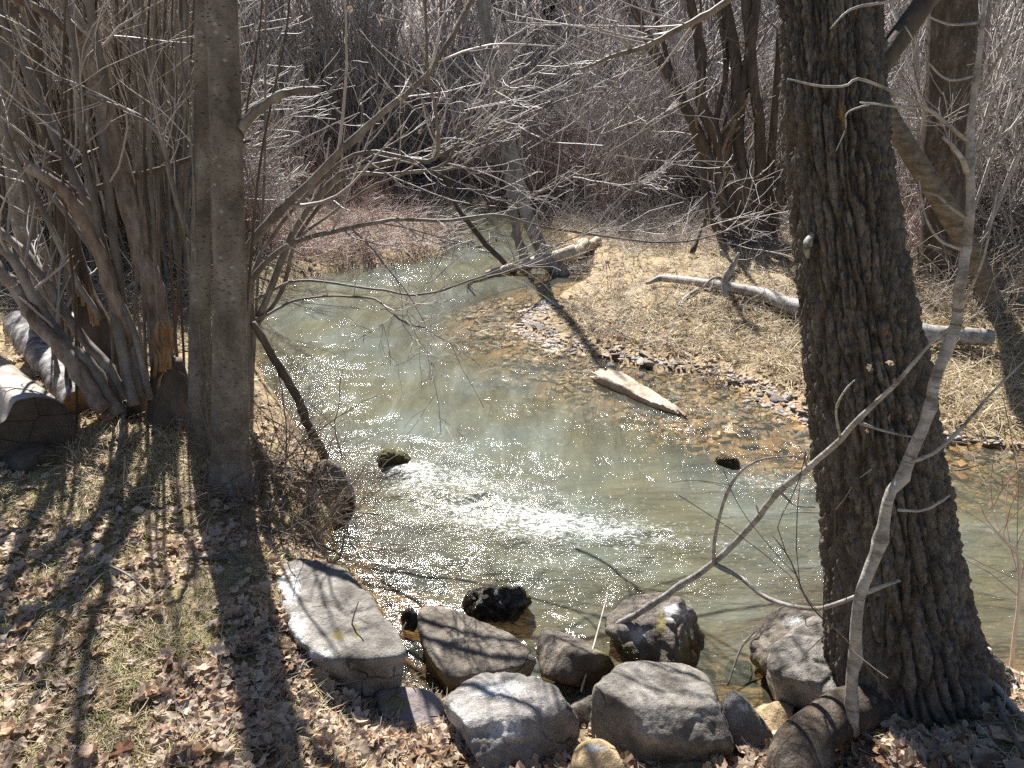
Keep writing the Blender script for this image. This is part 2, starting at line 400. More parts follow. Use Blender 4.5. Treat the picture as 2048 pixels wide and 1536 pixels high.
def rock_mat(name, cols, sc=6., bd=.006, rough=.85, gran=.35, wet=True):
    g = G(name); o = g.obj()
    a = g.noise(o, sc, 8, .65); b = g.noise(o, sc * 9, 5, .7); gr = g.noise(o, 190, 2, .7)
    col = g.ramp(a, cols)
    col = g.mix(gran, col, g.ramp(gr, [(.35, (.25, .24, .22)), (.5, (.8, .8, .8)), (.62, (1.25, 1.22, 1.15))]), 'MULTIPLY')
    col = g.mix(g.ramp(b, [(.58, (0, 0, 0)), (.72, (.35, .35, .35))]), col, (.06, .055, .05))
    wv_ = g.mix(.12, o, g.n('TexNoise', {'Vector': o, 'Scale': 6., 'Detail': 4.}).outputs['Color'])
    ck = g.ramp(g.vor(wv_, 4.2, 'DISTANCE_TO_EDGE'), [(.0, (1, 1, 1)), (.018, (0, 0, 0))]); ckm = g.math('MULTIPLY', ck, g.ramp(g.noise(o, 3.5, 2), [(.5, (0, 0, 0)), (.6, (1, 1, 1))]))
    col = g.mix(ckm, col, (.05, .042, .035))
    pale = g.attr('pale'); mo = g.attr('moss'); nz = g.noise(o, 30, 7, .8)
    fp = g.ramp(g.math('ADD', pale, g.math('MULTIPLY', g.math('SUBTRACT', nz, .5), 2.4)), [(.42, (0, 0, 0)), (.85, (.8, .8, .8))])
    col = g.mix(fp, col, (.66, .65, .63))
    fm = g.ramp(g.math('ADD', mo, g.math('MULTIPLY', g.math('SUBTRACT', nz, .5), 2.6)), [(.45, (0, 0, 0)), (.75, (.9, .9, .9))])
    col = g.mix(fm, col, g.ramp(gr, [(.3, (.10, .08, .02)), (.7, (.27, .22, .07))]))
    r = rough
    if wet:
        zz = g.n('SeparateXYZ', {0: g.pos()}).outputs[2]
        w = g.ramp(g.math('ADD', zz, g.math('MULTIPLY', nz, .05)), [(.05, (1, 1, 1)), (.11, (0, 0, 0))])
        col = g.mix(w, col, g.mix(1., col, (.34, .27, .19), 'MULTIPLY'))
        r = g.math('SUBTRACT', rough, g.math('MULTIPLY', w, .5))
    nrm = g.bump(gr, bd * .5, .9, g.bump(b, bd * 1.6, 1., g.bump(a, bd * 4, 1., g.bump(g.math('SUBTRACT', 1., ckm), .01))))
    return g.out(col, r, nrm, .35)
M['rock_buff'] = rock_mat('rock_buff', [(.38, (.115, .10, .085)), (.5, (.215, .195, .168)), (.62, (.33, .305, .27))])
M['rock_tan'] = rock_mat('rock_tan', [(.36, (.11, .092, .073)), (.5, (.20, .17, .135)), (.64, (.32, .28, .23))], 5, .006, .85, .55)
M['rock_grey'] = rock_mat('rock_grey', [(.36, (.15, .135, .12)), (.48, (.25, .23, .21)), (.58, (.37, .35, .325)), (.7, (.48, .46, .44))], 5, .008)
M['rock_dark'] = rock_mat('rock_dark', [(.3, (.10, .085, .07)), (.5, (.20, .165, .13)), (.75, (.36, .32, .27))], 8, .008, .6)
M['rock_purple'] = rock_mat('rock_purple', [(.3, (.15, .115, .11)), (.5, (.23, .185, .18)), (.75, (.31, .27, .255))], 4, .003, .6, .15)
M['rock_moss'] = rock_mat('rock_mossy', [(.3, (.06, .055, .015)), (.5, (.16, .14, .035)), (.75, (.30, .25, .07))], 14, .012, .6)
M['rock_ochre'] = rock_mat('rock_ochre', [(.3, (.36, .25, .14)), (.5, (.50, .37, .21)), (.75, (.58, .47, .31))], 7, .004)
M['algae'] = rock_mat('rock_algae', [(.3, (.025, .02, .014)), (.5, (.08, .065, .045)), (.62, (.30, .27, .25)), (.75, (.45, .42, .40))], 26, .02, .4)

def ground_mat():
    g = G('creek_ground'); p = g.pos(); sep = g.n('SeparateXYZ', {0: p}); z = sep.outputs[2]
    a = g.noise(p, 2.2, 6); b = g.noise(p, 30, 6, .7); c = g.noise(p, 9, 5)
    soil = g.ramp(b, [(.3, (.09, .065, .045)), (.5, (.22, .165, .11)), (.7, (.38, .30, .20))])
    st = g.ramp(b, [(.3, (.22, .15, .085)), (.5, (.42, .32, .18)), (.7, (.60, .49, .30))])
    col = g.mix(g.ramp(a, [(.4, (.25, .25, .25)), (.6, (.85, .85, .85))]), soil, st)
    mo = g.ramp(c, [(.56, (0, 0, 0)), (.66, (.7, .7, .7))]); col = g.mix(mo, col, (.22, .20, .06))
    # hillside litter
    far = g.ramp(g.math('MULTIPLY', sep.outputs[1], .02), [(.3, (0, 0, 0)), (.5, (1, 1, 1))])
    col = g.mix(far, col, g.ramp(c, [(.35, (.18, .14, .12)), (.65, (.40, .33, .29))]))
    vd = g.n('TexVoronoi', {'Vector': g.mapv(p, (1, 1, .3)), 'Scale': 17.}); vc = vd.outputs['Color']
    vr = g.n('SeparateXYZ', {0: vc}).outputs[0]
    bed = g.ramp(vr, [(0, (.20, .11, .045)), (.3, (.36, .21, .08)), (.6, (.46, .28, .11)), (.8, (.25, .17, .09)), (1, (.55, .38, .18))])
    wet = g.ramp(g.math('ADD', z, g.math('MULTIPLY', g.math('SUBTRACT', c, .5), .03)), [(.0, (1, 1, 1)), (.035, (0, 0, 0))])
    col = g.mix(wet, col, bed)
    nrm = g.bump(b, .02, 1., g.bump(vd.outputs['Distance'], .015, .5))
    return g.out(col, g.math('SUBTRACT', .92, g.math('MULTIPLY', wet, .5)), nrm, .2)
M['ground'] = ground_mat()

def water_mat():
    g = G('creek_water'); p = g.pos(); dep = g.attr('depth'); foam = g.attr('foam'); chop = g.attr('chop')
    y = g.n('SeparateXYZ', {0: p}).outputs[1]
    yb = g.n('MapRange', {'Value': y, 'From Min': 3.2, 'From Max': 5.2}).outputs[0]
    def flow(sc, st, det, r=.6):
        A = g.noise(g.mapv(p, (st, 1, 1), (0, 0, math.radians(28))), sc, det, r, .4)
        B = g.noise(g.mapv(p, (1, st, 1), (0, 0, math.radians(12))), sc, det, r, .4)
        return g.n('Mix', {0: yb, 2: A, 3: B}, data_type='FLOAT').outputs[0]
    big = flow(5., .30, 4); mid = flow(17., .38, 5, .65); fin = g.noise(g.mapv(p, (24, 46, 30), (0, 0, .15)), 1., 4, .6)
    # body
    murk = g.math('SUBTRACT', 1., g.math('EXPONENT', g.math('MULTIPLY', dep, -5.2)))
    murk = g.math('ADD', murk, g.math('MULTIPLY', g.math('SUBTRACT', big, .5), .12), True)
    silt = g.ramp(big, [(.3, (.098, .102, .078)), (.55, (.145, .152, .122)), (.75, (.205, .222, .195))])
    lowf = g.ramp(g.noise(p, .8, 3), [(.42, (0, 0, 0)), (.58, (1, 1, 1))])
    silt = g.mix(lowf, g.mix(1., silt, (.90, .84, .66), 'MULTIPLY'), g.mix(1., silt, (.96, 1., .99), 'MULTIPLY'))
    dif = g.n('BsdfDiffuse', {'Color': silt})
    tr = g.n('BsdfTransparent', {'Color': (.93, .90, .80, 1)})
    nb = g.bump(big, .05, 1.)
    nm = g.n('Bump', {'Height': mid, 'Distance': g.math('ADD', .0075, g.math('MULTIPLY', chop, .020)), 'Normal': nb}).outputs[0]
    nf = g.n('Bump', {'Height': fin, 'Distance': g.math('ADD', .0004, g.math('MULTIPLY', chop, .0130)), 'Normal': nm}).outputs[0]
    g.t.links.new(nm, dif.inputs['Normal'])
    body = g.n('MixShader', {0: murk, 1: tr.outputs[0], 2: dif.outputs[0]})
    fr = g.n('Fresnel', {'IOR': 1.333, 'Normal': nm})
    gl = g.n('BsdfGlossy', {'Color': (1, 1, 1, 1), 'Roughness': .085, 'Normal': nf})
    srf = g.n('MixShader', {0: fr.outputs[0], 1: body.outputs[0], 2: gl.outputs[0]})
    ff = g.ramp(g.math('ADD', foam, g.math('MULTIPLY', g.math('SUBTRACT', g.noise(g.mapv(p, (.8, 1.7, 1)), 34, 7, .8, .8), .5), 4.5)), [(.55, (0, 0, 0)), (.80, (.85, .85, .85))])
    fo = g.n('BsdfDiffuse', {'Color': (.66, .68, .66, 1), 'Normal': nf})
    fin_ = g.n('MixShader', {0: ff, 1: srf.outputs[0], 2: fo.outputs[0]})
    g.n('OutputMaterial', {'Surface': fin_.outputs[0]}); return g.m
M['water'] = water_mat()

# ------------------------------------------------------------------ ground sheet and water sheet
def warp(lo, hi, c, n, a):
    u0, u1 = -math.asinh((c - lo) / a), math.asinh((hi - c) / a)
    return c + a * np.sinh(np.linspace(u0, u1, n))
def grid_faces(ny, nx):
    i = np.arange(ny - 1)[:, None] * nx + np.arange(nx - 1)[None]
    return np.stack([i, i + 1, i + nx + 1, i + nx], -1).reshape(-1, 4)
xs, ys = warp(-75, 75, .3, 440, 2.6), warp(-6, 130, 2.6, 500, 2.6)
X, Y = np.meshgrid(xs, ys)
Z = hgt(X.ravel(), Y.ravel())
gr = ob('ground', np.stack([X.ravel(), Y.ravel(), Z], -1), grid_faces(500, 440), M['ground'])
meta(gr, 'creek banks of soil, dry grass and cobbled stream bed', None, None, 'structure')

xs, ys = warp(-12, 20, 1.0, 440, 2.2), warp(-3, 23, 3.2, 470, 2.4)
X, Y = np.meshgrid(xs, ys); xf, yf = X.ravel(), Y.ravel()
zg = hgt(xf, yf, False)
depth = np.clip(-zg, 0, None)
def blob(px, py, rx, ry, ang=0):
    c = at_z(px, py, 0)[0]; a = math.radians(ang); dx, dy = xf - c[0], yf - c[1]
    u = (dx * math.cos(a) + dy * math.sin(a)) / rx; v = (-dx * math.sin(a) + dy * math.cos(a)) / ry
    return np.exp(-(u * u + v * v))
patch = .5 + .5 * fbm(np.stack([xf * 1.6, yf * 1.6, 0 * xf], -1), 3, 61)
chop = .22 * sstep(.45, .8, patch) + .9 * blob(600, 800, .55, 1.6, 12) + .9 * blob(880, 965, .75, .5, -25) + 1.0 * blob(1150, 1060, 1.1, .36, -14) + .6 * blob(760, 1030, .5, .4) \
    + .9 * blob(1520, 980, .8, .4, -20) + .8 * blob(1400, 870, .6, .4, -25) + .8 * blob(1450, 1130, 1.2, .35, -8) + .9 * blob(800, 530, .8, 1.4, 20) + .5 * blob(2000, 1100, .8, .5) + .6 * blob(960, 480, .9, 1.5)
patch2 = .5 + .5 * fbm(np.stack([xf * 5 + yf * 2, yf * 8, 0 * xf], -1), 3, 66)
chop = np.clip(chop * (.1 + .9 * patch) * (.35 + 1.4 * sstep(.35, .7, patch2)), 0, 1.3)
foam = .52 * blob(830, 942, .34, .17, -20) + .47 * blob(940, 990, .60, .34, -30) + .27 * blob(1230, 1050, .7, .16, -8) + .34 * blob(1100, 1050, .9, .2, -14) + .42 * blob(1540, 960, .38, .13, -10) \
    + .30 * blob(1340, 830, .30, .05, -30) + .25 * blob(590, 760, .35, .7, 10) + .3 * blob(850, 500, .35, .5) + .35 * blob(1155, 535, .22, .3) + .25 * blob(700, 530, .8, .25)
foam = foam * (.5 + .9 * patch2)
wv = .010 * fbm(np.stack([xf * 3 + yf, yf * 5, 0 * xf], -1), 3, 31) + (.006 + .022 * chop) * fbm(np.stack([xf * 7, yf * 9, 0 * xf], -1), 3, 41)
wv += .03 * blob(820, 930, .30, .12, -15) - .05 * blob(760, 955, .2, .08) + .020 * np.sin((xf * .35 + yf + .25 * fbm(np.stack([xf * 3, yf * 3, 0 * xf], -1), 2, 5)) * 26) * blob(900, 980, .5, .26, -20)
zw = wv - .012
Fq = grid_faces(470, 440)
keep = (zg < .10)[Fq].any(1)
Fq = Fq[keep]; used = np.unique(Fq); rem = np.full(len(xf), -1); rem[used] = np.arange(len(used)); Fq = rem[Fq]
wa = ob('water', np.stack([xf, yf, zw], -1)[used], Fq, M['water'], attrs={'depth': depth[used], 'foam': foam[used], 'chop': chop[used]})
meta(wa, 'milky grey green creek water with sun glints and riffles', None, None, 'structure')

# ------------------------------------------------------------------ rocks
def ico(sub):
    import bmesh
    bm = bmesh.new(); bmesh.ops.create_icosphere(bm, subdivisions=sub, radius=1.0)
    V = np.array([v.co[:] for v in bm.verts]); F = np.array([[v.index for v in f.verts] for f in bm.faces]); bm.free(); return V, F
ICO = {k: ico(k) for k in (1, 2, 4, 6)}
_V5 = ico(5); ICO[5] = _V5
def soft_rock(D, planes, k=10):
    f = 0
    for n, h in planes:
        n = np.asarray(n, float); n = n / np.linalg.norm(n)
        f = f + np.maximum(D @ n, 0) ** k / h ** k
    return 1 / np.maximum(f, 1e-9) ** (1. / k)
PATCH = {}
def rock(outline, zc, mat, label, mode='sil', top=None, thick=.25, back=None, front=None, k=11, rough=.02, seed=0, sub=5, extra=(), patches=(), name='boulder', cat='boulder', tilt=(0, 0), group=None):
    r2 = np.random.default_rng(seed); o = np.array(outline, float); c2 = o.mean(0)
    if mode == 'slab':
        ce = at_z(c2[0], c2[1], zc)[0]
        d = ray(o[:, 0], o[:, 1]); nrm_ = np.array([-tilt[0], -tilt[1], 1.])
        t = ((ce - np.array([0, 0, CH])) @ nrm_) / (d @ nrm_); Pt = d * t[:, None] + np.array([0, 0, CH])
        cen = ce - np.array([0, 0, thick * .5]); planes = [(nrm_, thick * .5), ((0, 0, -1), thick * .5)]
        for a, b in zip(Pt, np.roll(Pt, -1, 0)):
            e = b - a; n = np.array([e[1], -e[0], 0]); n /= np.linalg.norm(n)
            m = (a + b) / 2 - cen
            if n @ m < 0: n = -n
            n[2] = -.16; n /= np.linalg.norm(n)
            h = n @ (a - cen)
            planes.append((n, max(h, .03)))
        size = np.linalg.norm(Pt - ce, axis=1).mean()
    else:
        ce, t = at_z(c2[0], c2[1], zc); cen = ce
        v = ray(*c2); v /= np.linalg.norm(v); rt = np.array([1., 0, 0]); rt = norm(rt - v * (rt @ v)); up = np.cross(rt, v)
        if up[2] < 0: up = -up
        Q = np.stack([(o[:, 0] - c2[0]), (c2[1] - o[:, 1])], -1) * float(t) / FPX * np.linalg.norm(ray(*c2))
        planes = []
        size = np.linalg.norm(Q, axis=1).mean()
        for a, b in zip(Q, np.roll(Q, -1, 0)):
            e = b - a; n = np.array([e[1], -e[0]]); n /= np.linalg.norm(n)
            if n @ ((a + b) / 2) < 0: n = -n
            n3 = n[0] * rt + n[1] * up
            planes.append((n3 + v * r2.uniform(-.25, .25), max(n @ a, .02)))
        bk = back or size * .85; fr_ = front or size * .8
        planes += [(v + .2 * r2.normal(0, 1, 3), bk), (-v + .15 * r2.normal(0, 1, 3), fr_)]
        for n, h in extra: planes.append((n, h * size))
        for _ in range(9): planes.append((norm(r2.normal(0, 1, 3)), size * r2.uniform(.72, .95)))
        k = k * 2.2
    D, F = ICO[sub]
    r = soft_rock(D, planes, k); V = D * r[:, None]
    n1 = fbm(V / size * 1.6 + seed, 4, seed + 5); w1, w2 = worley(V / size * 2.2 + seed * 3, seed)
    V = V + D * ((rough * 1.5 * n1 + rough * 2.3 * (np.minimum(w2 - w1, .30) - .2) * 1.3) * size / .3 * .6)[:, None]
    V = V + D * (.022 * size * fbm(V / size * 10, 4, seed + 9, .6))[:, None]
    V = V + cen
    pale = np.zeros(len(V)); moss = np.zeros(len(V)); qx, qy = proj(V)
    for kind, x, y, rx, ry in patches:
        w = np.exp(-((qx - x) / rx) ** 2 - ((qy - y) / ry) ** 2)
        if kind == 'pale': pale = np.maximum(pale, w)
        else: moss = np.maximum(moss, w)
    b = cen.copy(); b[2] = V[:, 2].min()
    ob_ = ob(name, V, F, M[mat], base=b, attrs={'pale': pale, 'moss': moss})
    return meta(ob_, label, cat, group)
rock([(575, 1106), (640, 1112), (690, 1122), (735, 1180), (790, 1240), (825, 1290), (812, 1312), (750, 1322), (640, 1318), (585, 1275), (548, 1185), (545, 1140)], .36, 'rock_buff',
     'long flat buff boulder with white lichen edge and two moss tufts on the bank', 'slab', thick=.30, k=14, rough=.020, seed=3, sub=6, tilt=(.02, -.05),
     patches=[('pale', 575, 1175, 32, 48), ('pale', 592, 1265, 26, 50), ('pale', 640, 1308, 40, 14), ('moss', 676, 1270, 15, 12), ('moss', 711, 1262, 8, 14)])
rock([(850, 1203), (905, 1212), (960, 1235), (1015, 1260), (1055, 1290), (1082, 1315), (1050, 1335), (960, 1350), (900, 1362), (860, 1318), (832, 1260), (834, 1215)], .13, 'rock_tan',
     'flat granular tan slab in the water between the long flat boulder and the wedge rock', 'slab', thick=.22, k=18, rough=.012, seed=8, sub=6, tilt=(.03, .02))
rock([(1098, 1256), (1150, 1275), (1210, 1310), (1243, 1345), (1225, 1372), (1150, 1368), (1090, 1350), (1076, 1300)], .03, 'rock_tan',
     'wedge shaped tan rock sloping into the water right of the flat tan slab', back=.2, front=.16, k=9, rough=.02, seed=4, extra=[((.3, .4, .9), .45), ((.6, -.7, .2), .55)], patches=[('moss', 1215, 1300, 30, 22)])
rock([(1235, 1212), (1275, 1193), (1330, 1192), (1385, 1215), (1420, 1262), (1412, 1320), (1350, 1350), (1275, 1345), (1235, 1290)], .02, 'rock_dark',
     'wet cracked boulder streaked with ochre algae under the fallen pale branch', k=8, rough=.035, seed=21, sub=6, extra=[((-.3, .1, .9), .6), ((.7, -.4, .5), .6)],
     patches=[('pale', 1350, 1225, 40, 20), ('pale', 1275, 1270, 22, 20), ('moss', 1385, 1310, 35, 45), ('moss', 1250, 1310, 28, 35), ('moss', 1322, 1250, 12, 40)])
rock([(905, 1192), (950, 1180), (1000, 1178), (1055, 1190), (1075, 1222), (1030, 1238), (960, 1236), (915, 1220)], .0, 'algae',
     'low black stone crusted with algae behind the flat tan slab', k=7, rough=.06, seed=33, patches=[('moss', 1060, 1190, 25, 14)])
rock([(888, 1428), (930, 1380), (985, 1360), (1050, 1366), (1105, 1395), (1145, 1450), (1152, 1500), (1120, 1550), (1000, 1570), (905, 1540), (884, 1480)], .17, 'rock_grey',
     'large pale grey boulder with whitish top at the bottom middle', back=.17, front=.16, k=13, rough=.022, seed=14, sub=6, extra=[((-.1, .15, 1), .52), ((.2, -.85, .50), .62), ((-.75, -.45, -.1), .66)],
     patches=[('pale', 905, 1440, 26, 40), ('pale', 1000, 1380, 70, 22), ('pale', 1010, 1460, 45, 30)])
rock([(1198, 1425), (1230, 1365), (1290, 1338), (1360, 1340), (1420, 1370), (1462, 1430), (1478, 1500), (1440, 1545), (1330, 1550), (1240, 1505), (1200, 1470)], .17, 'rock_buff',
     'large rounded buff boulder right of the pale grey boulder', back=.19, front=.16, k=12, rough=.014, seed=17, sub=6, extra=[((.05, .2, 1), .5), ((.0, -.8, -.1), .55), ((-.6, -.6, .1), .7)])
rock([(1455, 1425), (1480, 1405), (1505, 1420), (1535, 1465), (1538, 1495), (1490, 1502), (1460, 1480)], .14, 'rock_grey',
     'small angular grey stone wedged beside the large buff boulder', k=12, rough=.02, seed=5, sub=4, patches=[('pale', 1485, 1415, 16, 10)])
rock([(1512, 1428), (1555, 1410), (1585, 1415), (1575, 1450), (1545, 1480), (1530, 1455)], .10, 'rock_ochre',
     'flat ochre stone next to the round boulder at the tree foot', k=16, rough=.01, seed=6, sub=4)
rock([(1510, 1300), (1530, 1260), (1575, 1232), (1630, 1245), (1655, 1290), (1600, 1370), (1540, 1380), (1512, 1345)], .08, 'rock_tan',
     'brown boulder in the water behind the round boulder', k=9, rough=.03, seed=7, patches=[('pale', 1590, 1245, 30, 14), ('moss', 1512, 1345, 20, 35)])
rock([(1556, 1340), (1580, 1290), (1640, 1258), (1700, 1262), (1730, 1320), (1725, 1390), (1670, 1430), (1600, 1446), (1562, 1400)], .20, 'rock_buff',
     'round rough buff boulder against the foot of the furrowed tree', k=8, rough=.03, seed=9, sub=6)
rock([(750, 1372), (830, 1366), (885, 1385), (902, 1440), (885, 1500), (800, 1470), (755, 1425)], .16, 'rock_purple',
     'smooth purple brown stone with a moss patch left of the pale grey boulder', 'slab', thick=.2, k=9, rough=.008, seed=10, tilt=(-.05, .3), patches=[('moss', 790, 1405, 40, 28)])
rock([(1140, 1415), (1180, 1398), (1222, 1395), (1235, 1440), (1190, 1462), (1145, 1450)], .05, 'rock_tan',
     'low stone in the gap between the two large boulders', k=9, rough=.02, seed=12, sub=4)
rock([(1155, 1500), (1190, 1484), (1225, 1496), (1240, 1545), (1190, 1570), (1150, 1550)], .25, 'rock_ochre',
     'small round stone among leaves below the gap between the two large boulders', k=8, rough=.015, seed=13, sub=4, patches=[('pale', 1190, 1495, 22, 10)])
rock([(800, 1222), (822, 1218), (838, 1240), (830, 1262), (806, 1256)], .02, 'algae', 'small black wet stone between the long flat boulder and the flat tan slab', k=6, rough=.05, seed=15, sub=4)
rock([(600, 918), (650, 910), (690, 945), (712, 1000), (690, 1022), (640, 1020), (612, 980)], .10, 'rock_tan',
     'brown bank rock beside the tangled brush left of the riffle', k=9, rough=.03, seed=16, patches=[('moss', 690, 1000, 16, 12)])
rock([(560, 880), (600, 876), (632, 890), (625, 912), (580, 912)], .06, 'rock_tan', 'low brown rock under the leaning pole', k=9, rough=.03, seed=18, sub=4)
rock([(736, 915), (760, 902), (800, 902), (822, 918), (815, 945), (760, 950)], -.01, 'rock_moss', 'round mossy rock at the head of the riffle', k=6, rough=.03, seed=19, name='mossy_rock', cat='rock')
rock([(1420, 922), (1445, 910), (1475, 918), (1478, 938), (1440, 945)], -.02, 'rock_moss', 'small mossy rock breaking the shallow water left of the big trunk', k=6, rough=.04, seed=20, name='mossy_rock', cat='rock')
rock([(735, 1150), (770, 1118), (850, 1125), (905, 1160), (860, 1190), (760, 1210)], -.17, 'rock_purple', 'submerged dark stone behind the long flat boulder', k=9, rough=.02, seed=22, sub=4, name='sunken_stone', cat='stone')
for i, (x, y, w, h_) in enumerate([(1390, 925, 45, 18), (1345, 905, 40, 15), (1260, 925, 38, 16), (1200, 870, 50, 14), (1490, 900, 40, 14), (1120, 1175, 30, 12), (1180, 1420, 30, 14), (1480, 1340, 35, 15)]):
    rock([(x - w, y), (x - w * .5, y - h_), (x + w * .6, y - h_ * .9), (x + w, y + 3), (x + w * .3, y + h_), (x - w * .6, y + h_ * .8)], -.10, ['rock_ochre', 'rock_dark'][i % 2],
         ['sunken dark stone in the shallows left of the mossy rock by the trunk', 'sunken ochre stone further left of the mossy rock by the trunk', 'sunken stone in the middle of the amber shallows',
          'sunken flat stone below the driftwood plank', 'sunken stone between the mossy rock and the shore', 'sunken stone right of the black algae stone',
          'sunken stone between the two large boulders', 'sunken stone left of the brown boulder by the tree foot'][i], k=8, rough=.03, seed=40 + i, sub=4, name='sunken_stone', cat='stone', group='sunken stones in the creek')

# ------------------------------------------------------------------ gravel bar
def pebmesh(seed, sub=1):
    r2 = np.random.default_rng(seed); D, F = ICO[sub]
    pl = [(norm(r2.normal(0, 1, 3) * np.array([1, 1, .8])), r2.uniform(.6, 1.)) for _ in range(9)] + [((0, 0, 1), .7), ((0, 0, -1), .7)]
    V = D * soft_rock(D, pl, 8)[:, None] * np.array([1, r2.uniform(.6, .9), r2.uniform(.3, .55)]); return V, F
PEB = [pebmesh(i, 2 if i < 8 else 1) for i in range(16)]
def along(Pl, n, dlo, dhi, slo=0., shi=1., sign=1, r2=rg):
    L = np.linalg.norm(np.diff(Pl, axis=0), axis=1); cum = np.concatenate([[0], np.cumsum(L)]); u = r2.uniform(slo, shi, n) * cum[-1]
    i = np.clip(np.searchsorted(cum, u) - 1, 0, len(L) - 1); f = ((u - cum[i]) / L[i])[:, None]
    p = Pl[i] * (1 - f) + Pl[i + 1] * f; t = (Pl[i + 1] - Pl[i]) / L[i][:, None]; nn = np.stack([-t[:, 1], t[:, 0]], -1) * sign
    return p + nn * r2.uniform(dlo, dhi, n)[:, None] + r2.normal(0, .05, (n, 2))
bar = at_z(*np.array([(1110, 600), (1060, 640), (1090, 680), (1180, 708), (1300, 735), (1420, 748), (1500, 782), (1600, 830), (1750, 858), (1900, 882), (2048, 900)], float).T, 0)[0][:, :2]
def inst_join(base, P, S_, rgen, flat=.5, tiltmax=.5):
    """base list of (V,F); join copies at P with scale S_ (N)"""
    out, tint = [], []
    for k in range(len(P)):
        V, F = base[rgen.integers(len(base))]; a = rgen.uniform(0, 6.28); c, s = math.cos(a), math.sin(a)
        b = rgen.uniform(-tiltmax, tiltmax); cb, sb = math.cos(b), math.sin(b)
        R = np.array([[c, -s, 0], [s, c, 0], [0, 0, 1]]) @ np.array([[1, 0, 0], [0, cb, -sb], [0, sb, cb]])
        out.append((V @ R.T * S_[k] + P[k], F)); tint.append(np.full(len(V), rgen.uniform()))
    V, F = merge(out); return V, F, np.concatenate(tint)
pp = along(bar, 6500, -.68, .12, sign=1)   # the sign puts negative towards land
pz = hgt(pp[:, 0], pp[:, 1]); sz = rg.uniform(.010, .026, len(pp)) * rg.choice([.6, 1, 1.3], len(pp))
V, F, t = inst_join(PEB[8:], np.column_stack([pp, pz + sz * .15]), sz, rg)
meta(ob('gravel', V, F, M['pebble'], tint=t, smooth=False), 'grey and tan shingle along the edge of the far bank', None, None, 'stuff')
pm = [mesh_data('pebble', V, F, M['pebble'], smooth=False) for V, F in PEB[:8]]
pp = along(bar, 295, -.62, .16, .02, .98); pz = hgt(pp[:, 0], pp[:, 1])
for k in range(290):
    o = bpy.data.objects.new('stone', pm[k % 8]); C.objects.link(o); s = random.choice([.028, .034, .04, .05, .065])
    o.location = (pp[k, 0], pp[k, 1], pz[k] + s * .12); o.rotation_euler = (random.uniform(-.4, .4), random.uniform(-.4, .4), random.uniform(0, 6.3)); o.scale = (s, s, s)
    meta(o, 'angular palm sized stone on the gravel edge of the far bank', 'stone', 'stones on the gravel edge of the far bank')
q = at_z(2010, 870, 0)[0]
# bed stones under the shallows
pp = along(bar, 2200, .0, 1.6, sign=1); pp = pp[inside(pp[:, 0], pp[:, 1])]
if len(pp) < 300: pp = along(bar, 2200, -1.6, 0., sign=1); pp = pp[inside(pp[:, 0], pp[:, 1])]
pz = hgt(pp[:, 0], pp[:, 1]); sz = rg.uniform(.03, .075, len(pp))
V, F, t = inst_join(PEB[8:], np.column_stack([pp, pz + sz * .05]), sz, rg)
V[:, 2] -= np.repeat(np.maximum(V[:, 2].reshape(len(pp), -1).max(1) + .010, 0), len(PEB[8][0]))
meta(ob('bed_stones', V, F, M['bedstone'], tint=t, smooth=False), 'amber cobbles under the shallow water along the far bank', None, None, 'stuff')

# ------------------------------------------------------------------ logs
def log(spec, label, mat, endmat='endgrain', K=40, sides=36, wob=.10, name='log', cat='log', seed=0, pts=None, flatten=None):
    if pts is None: P, R = hp(spec, K)
    else: P, R = pts
    b = P.mean(0); b[2] = P[:, 2].min() - R.max()
    T = thing(name, b, label, cat)
    V, F = tubes(P, R, sides, False, wob, seed)
    if flatten is not None: V = flatten(V)
    ob('bark' if mat in ('bark_dark', 'bark_peel') else 'wood', V, F, M[mat], T)
    for e, nm in ((0, 'cut_end'), (K - 1, 'cut_end')):
        ring = V[e * sides:(e + 1) * sides]; c = ring.mean(0); dirn = norm(P[0] - P[1]) if e == 0 else norm(P[-1] - P[-2])
        rings = [ring]
        for q_ in (.93, .7, .45, .2): rings.append(c + (ring - c) * q_ + dirn * (.004 + .006 * fbm(ring * 30 * q_, 2, seed)[:, None]))
        VV = np.vstack(rings + [c[None] + dirn * .004]); FF = []
        for r_ in range(4):
            for j in range(sides): FF.append([r_ * sides + j, r_ * sides + (j + 1) % sides, (r_ + 1) * sides + (j + 1) % sides, (r_ + 1) * sides + j])
        FT = [[4 * sides + j, 4 * sides + (j + 1) % sides, 5 * sides] for j in range(sides)]
        ob(nm, VV, [np.array(FF), np.array(FT)], M[endmat], T, attrs={'rad': np.concatenate([np.full(sides, v_) for v_ in (1, .93, .7, .45, .2)] + [[0]])})
    return T
def two(pa, za, wa_, pb, zb, wb, K=40):
    a, ta = at_z(pa[0], pa[1], za); b, tb = at_z(pb[0], pb[1], zb)
    u = np.linspace(0, 1, K)[:, None]; P = a * (1 - u) + b * u; R = (wa_ * ta / FPX / 2) * (1 - u[:, 0]) + (wb * tb / FPX / 2) * u[:, 0]; return P, R
def heart(V):
    W_ = V.reshape(40, 64, 3); c = W_.mean(1, keepdims=True); a = np.arange(64) * 2 * math.pi / 64
    d = W_ - c; up = norm(np.array([-.25, -.55, .8])); w = np.clip((norm(d) @ up - .86) / .14, 0, 1) ** 1.5
    return (c + d * (1 - .30 * w)[..., None]).reshape(-1, 3)
log(None, 'big pale debarked log with dark sawn end at the left edge', 'log_bare', sides=64, wob=.10, seed=3, pts=two((62, 872), .66, 165, (-230, 640), .72, 170), K=40, flatten=heart)
